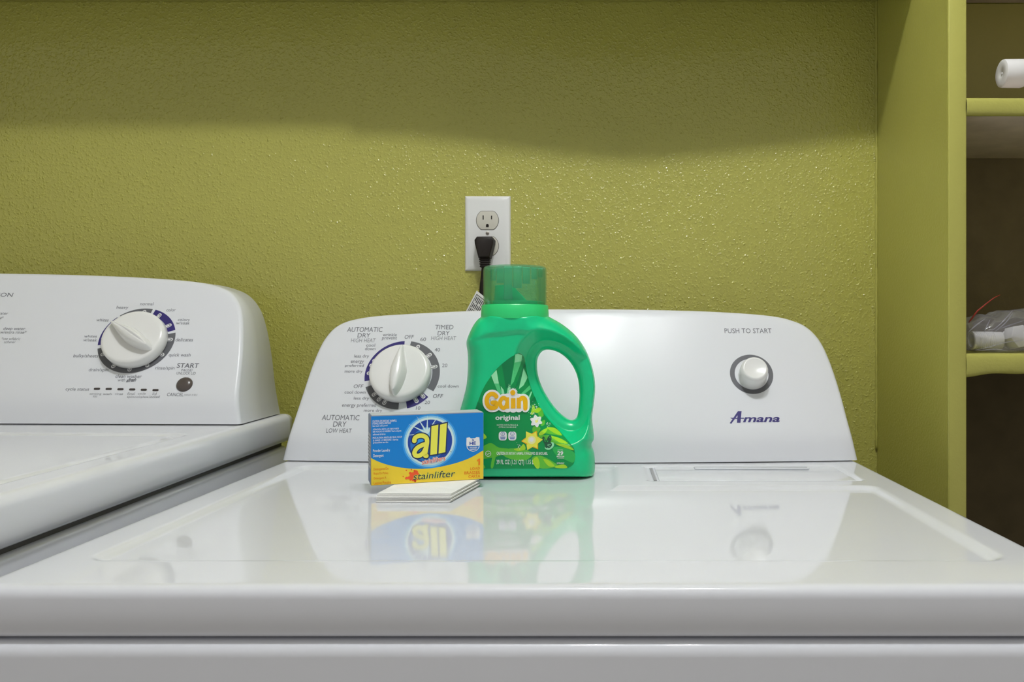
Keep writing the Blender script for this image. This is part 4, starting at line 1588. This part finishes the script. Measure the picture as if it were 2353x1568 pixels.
for m_, lay, add in ((K_INK, 5, 34), (K_PYEL, 6, 0)):
    P.one('brand_letter', lambda: (P.stroke(m_, lay, aa, 68 + add, None, True, 3), P.stroke(m_, lay, ab, 66 + add, None, True, 3)))
    for b_ in bars:
        if add:
            cx_, cy_ = sum(p[0] for p in b_) / 4, sum(p[1] for p in b_) / 4
            b_ = [(p[0] + math.copysign(18, p[0] - cx_), p[1] + math.copysign(19, p[1] - cy_)) for p in b_]
        P.poly(m_, lay, b_)
P.text(K_WHITE, 7, 'stainlifters', (966, 790, 1334, 874), 0.05, 0.2, rot=8)
P.text(K_RED, 8, 'stainlifters', (970, 795, 1328, 868), 0.0, 0.2, rot=8)
# splash and product line
P.new('splash_print')
P.hold = True
P.disc(K_RED, 3, (850, 1075), 62, 24)
for x_, y_, r_ in ((885, 1020, 34), (905, 1050, 28), (800, 1030, 20), (745, 1105, 20), (780, 1100, 22), (695, 1080, 9), (742, 988, 10), (818, 978, 11), (865, 995, 16), (805, 1128, 16),
                   (845, 1130, 22), (875, 1148, 17), (900, 1110, 26), (735, 1110, 12)):
    P.disc(K_RED, 3, (x_, y_), r_, 16)
P.stroke(K_RED, 3, [(850, 1075), (740, 1108)], 24)
P.stroke(K_RED, 3, [(850, 1075), (800, 1020)], 22)
P.stroke(K_RED, 3, [(850, 1075), (872, 1150)], 26)
P.hold = False
P.text(K_PYEL, 4, 'stainlifter', (842, 1003, 1486, 1108), 0.05, 0.18, rot=1.2)
P.text(K_DARK, 5, 'stainlifter', (845, 1006, 1480, 1106), 0.006, 0.18, rot=1.2)
P.poly(K_ORG, 3, [(1826, 812), (1850, 810), (1848, 910), (1822, 912), (1824, 846), (1804, 858), (1803, 836)])
for s, bb, b_ in [('LOAD', (1702, 940, 1848, 980), 0.014), ('BRASSEE', (1612, 1000, 1848, 1044), 0.014), ('CARTA', (1674, 1056, 1850, 1098), 0.014),
                  ('Detergente De', (252, 946, 474, 994), 0), ('Ropa En Polvo', (252, 1012, 470, 1060), 0), ('Détergent À', (254, 1078, 440, 1128), 0),
                  ('Lessive Poudre', (254, 1150, 510, 1198), 0)]:
    P.text(K_ORG, 3, s, bb, b_)
for s, bb in [('Powder Laundry', (242, 668, 498, 722)), ('Detergent', (246, 744, 402, 800)), ('CAUTION: EYE IRRITANT. HARMFUL', (235, 230, 600, 264)),
              ('IF SWALLOWED & IRRITANT', (235, 268, 515, 298)), ('See back side panel', (235, 308, 460, 336)),
              ('ATENCIÓN: IRRITA LOS OJOS. PUEDE', (240, 350, 632, 386)), ('SER NOCIVO SI INGIERE. Vea la etiqueta', (240, 388, 668, 420)),
              ('adicional al dorso', (240, 432, 430, 460)), ('PRÉCAUTION: IRRITE LES YEUX. NOCIF', (240, 474, 680, 506)),
              ('SI AVALÉ. L E IRRITANT. Voir les', (243, 512, 620, 547)), ('précautions au dos', (243, 556, 470, 588))]:
    P.text(K_WHITE, 3, s, bb, 0.01)
P.poly(K_WHITE, 3, [(1645, 500), (1690, 492), (1710, 508), (1770, 505), (1795, 490), (1838, 492), (1845, 590), (1835, 650), (1800, 690), (1745, 708), (1690, 694), (1652, 655), (1642, 600)])
P.poly(K_NAVY2, 4, [(1655, 625), (1832, 618), (1815, 665), (1780, 690), (1745, 697), (1700, 685), (1665, 655)])
P.text(K_NAVY, 4, 'HE', (1690, 556, 1785, 606), 0.03)
P.text(K_NAVY, 4, 'he', (1728, 515, 1756, 545), 0.04)
P.text(K_WHITE, 5, 'WASHERS', (1688, 636, 1806, 656), 0.02)
P.stroke(K_WHITE, 5, [(1700, 672), (1792, 668)], 9, None, False)
P.text(K_INK, 4, '®', (1400, 697, 1420, 717))
P.build(carton, {'carton_blue': 'front_print', 'carton_yellow': 'front_print', 'carton_red': 'splash_print'})

# folded white sheets, each its own
quad = [(-0.2215, 0.816), (-0.1484, 0.815), (-0.1330, 0.905), (-0.2130, 0.907)]
jit = [(-0.0010, -0.0004, 0.0), (0.0006, 0.0007, -0.6), (-0.0014, 0.0010, 0.8), (0.0002, -0.0002, -0.4), (-0.0006, 0.0020, 0.5), (0.0000, 0.0028, -0.3)]
where = ['lowest', 'second from the bottom', 'third from the bottom', 'third from the top', 'second from the top', 'topmost']
z = SZ + 0.0002
for k, (jx, jy, ja) in enumerate(jit):
    th = (gap - 0.0002) / len(jit)
    cx_, cy_ = -0.178, 0.86
    ca_, sa_ = math.cos(math.radians(ja)), math.sin(math.radians(ja))
    pts = []
    for i in range(4):
        a, b_ = quad[i], quad[(i + 1) % 4]
        for t in [q / 8 for q in range(8)]:
            x, y = a[0] + (b_[0] - a[0]) * t, a[1] + (b_[1] - a[1]) * t
            x, y = x - cx_, y - cy_
            pts.append((x * ca_ - y * sa_ + jx, x * sa_ + y * ca_ + jy))
    # two leaves joined by a soft fold along the front
    vs, fs = [], []
    n = len(pts)
    for lev, (ins, zz) in enumerate(((0.0006, 0.0), (0.0, 0.25), (0.0007, 0.48), (0.0007, 0.52), (0.0, 0.78), (0.0006, 0.98))):
        for i, (x, y) in enumerate(pts):
            l = math.hypot(x, y)
            vs.append((x * (1 - ins / l), y * (1 - ins / l), zz * th + 0.00010 * math.sin(i * 1.3 + k) * (0.2 if lev in (0, 5) else 1)))
    for lev in range(5):
        for i in range(n):
            j = (i + 1) % n
            fs.append((lev * n + i, lev * n + j, (lev + 1) * n + j, (lev + 1) * n + i))
    fs += [tuple(range(n)), tuple(5 * n + i for i in range(n))]
    o = fix(mesh('folded_sheet', vs, fs, M_PAPER, None, True, 30))
    o.location = (cx_, cy_, z)
    tag(o, 'white folded paper sheet under the detergent carton, %s of the stack' % where[k], 'paper sheet', 'folded sheets under the carton')
    z += th

# ------------------------------------------------------------------ things on the shelving unit
# white bottle lying on the upper shelf, cap towards the dryer
lie = empty('lying_bottle', (0.60, 1.052, Z_UP1))
tag(lie, 'white plastic bottle lying on its side on the upper right shelf', 'bottle')
RX = Matrix.Translation((0, 0, 0.0432)) @ Matrix.Rotation(math.pi / 2, 4, 'Y')


def px_along(u):
    return u - 0.60


capb = lathe('cap', [(0.0, px_along(0.5075)), (0.0035, px_along(0.5070)), (0.0045, px_along(0.5062)), (0.0150, px_along(0.5056)), (0.0170, px_along(0.5068)), (0.0176, px_along(0.5095)),
                     (0.0178, px_along(0.5310)), (0.0170, px_along(0.5335)), (0.0, px_along(0.5335))], M_WPLASTIC, lie, 64, RX)
lathe('cap_nib', [(0.0, px_along(0.5055)), (0.0012, px_along(0.5060)), (0.0012, px_along(0.5072)), (0.0, px_along(0.5072))], M_WPLASTIC, capb, 12, RX)
lathe('body', [(0.0, px_along(0.5336)), (0.0145, px_along(0.5336)), (0.0145, px_along(0.5375)), (0.022, px_along(0.545)), (0.036, px_along(0.556)), (0.0425, px_along(0.570)), (0.043, px_along(0.585)),
               (0.043, px_along(0.70)), (0.040, px_along(0.712)), (0.0, px_along(0.712))], M_WPLASTIC, lie, 64, RX)

# clear bag of pipe fittings on the lower shelf
def sh_pt(px, py, D):
    return (px - PPX) / FPX * D, D, CAM.z - (py - PPY) / FPX * D


bag = empty('plastic_bag', (0.525, 1.075, Z_LO1))
tag(bag, 'clear crumpled plastic bag of white pipe fittings on the lower right shelf', 'bag')
vs, fs = [], []
nu, nv = 72, 30
for j in range(nv + 1):
    v = j / nv
    for i in range(nu):
        a = 2 * math.pi * i / nu
        ph = math.pi * v
        x = 0.088 * math.cos(a) * (math.sin(ph) ** 0.55)
        y = 0.046 * math.sin(a) * (math.sin(ph) ** 0.55)
        hgt = 0.046 + 0.009 * math.cos((x - 0.01) * 20)
        zz = 0.5 - 0.5 * math.cos(ph)
        zz = zz ** 0.9
        zb = 0.0012 + hgt * zz
        q = noise.noise((x * 28, y * 28, zb * 28)) * 0.006 + noise.noise((x * 70 + 5, y * 50, zb * 70)) * 0.0035
        rid = abs(noise.noise((x * 45 + 9, y * 20 + zb * 60, 3.3))) * -0.007
        k_ = 1 if zz > 0.04 else zz / 0.04
        l = math.hypot(x, y) + 1e-6
        x += x / l * (q + rid) * k_
        y += y / l * (q + rid) * k_
        zb = max(0.0010, zb + (q + rid) * 0.8 * k_)
        vs.append((max(x, XI0 - 0.525 + 0.002), y, zb))
for j in range(nv):
    for i in range(nu):
        i2 = (i + 1) % nu
        fs.append((j * nu + i, j * nu + i2, (j + 1) * nu + i2, (j + 1) * nu + i))
fix(mesh('film', vs, fs, M_BAG, bag))
rt = [Vector(sh_pt(a, b_, 1.05)) - Vector((0.525, 1.075, Z_LO1)) for a, b_ in ((2226, 742), (2246, 715), (2268, 697), (2284, 685), (2298, 678))]
tie = tube('twist_tie', rt, [0.0010, 0.0010, 0.0008, 0.0006, 0.0003], M_RED, bag, 8, 0.5)
tie['label'] = 'thin red twist tie'

cs = lambda x, y: (2003 + x / 6.72, 660 + y / 6.72)
for pts_ in ([(1490, 700), (1600, 600), (1750, 490)], [(1740, 700), (1780, 600), (1830, 500)], [(1850, 680), (2000, 560), (2100, 450), (2180, 360)],
             [(1900, 690), (2060, 560), (2180, 400)], [(1990, 640), (2160, 580), (2340, 520)], [(1600, 975), (1800, 930), (2100, 850), (2340, 825)],
             [(1640, 985), (1900, 960), (2100, 985)]):
    q = [Vector(sh_pt(*cs(*p), 1.0335 + 0.0015 * math.sin(k))) - Vector((0.525, 1.075, Z_LO1)) for k, p in enumerate(pts_)]
    q = [Vector((v.x, v.y, max(v.z, 0.0016))) for v in q]
    q = catmull([tuple(v) for v in q], 6, False)
    n_ = len(q)
    tube('crease', q, [0.0002 + 0.0005 * math.sin(math.pi * k / (n_ - 1)) for k in range(n_)], M_CREASE, bag, 8, 0.5)

pf = empty('threaded_pipe', (0.4895, 1.058, Z_LO1 + 0.0040))
tag(pf, 'white threaded plastic pipe piece inside the clear bag, nearer the panel', 'pipe fitting')
RP = Matrix.Translation((0, 0, 0.0118)) @ Matrix.Rotation(math.pi / 2, 4, 'Y')
prof = [(0.0085, -0.0190), (0.0112, -0.0190), (0.0118, -0.0184), (0.0118, -0.0164), (0.0110, -0.0160)]
for k in range(10):
    u = -0.0150 + k * 0.0024
    prof += [(0.0107, u), (0.0115, u + 0.0006), (0.0115, u + 0.0012), (0.0107, u + 0.0018)]
prof += [(0.0110, 0.0100), (0.0110, 0.0185), (0.0085, 0.0190), (0.0085, -0.0190)]
lathe('pipe', prof, M_WPLASTIC, pf, 48, RP)
hx = empty('hex_fitting', (0.5270, 1.055, Z_LO1 + 0.0030))
tag(hx, 'white hexagonal plastic fitting inside the clear bag, beside the threaded pipe', 'pipe fitting')
RH = Matrix.Translation((0, 0, 0.0170)) @ Matrix.Rotation(math.radians(16), 4, 'Z') @ Matrix.Rotation(math.radians(80), 4, 'X')
hexp = [(0.0158 * math.cos(math.radians(60 * k + 8)), 0.0158 * math.sin(math.radians(60 * k + 8))) for k in range(6)]
ho = prism('hex_head', hexp, -0.008, 0.008, M_WPLASTIC, hx, 0.0012, RH, 'z')
lathe('threaded_stub', [(0.008, -0.008), (0.0115, -0.008), (0.0115, -0.011), (0.0105, -0.012), (0.0115, -0.013), (0.0105, -0.014), (0.0115, -0.015), (0.0105, -0.016), (0.008, -0.016), (0.008, -0.008)],
      M_WPLASTIC, hx, 40, RH)
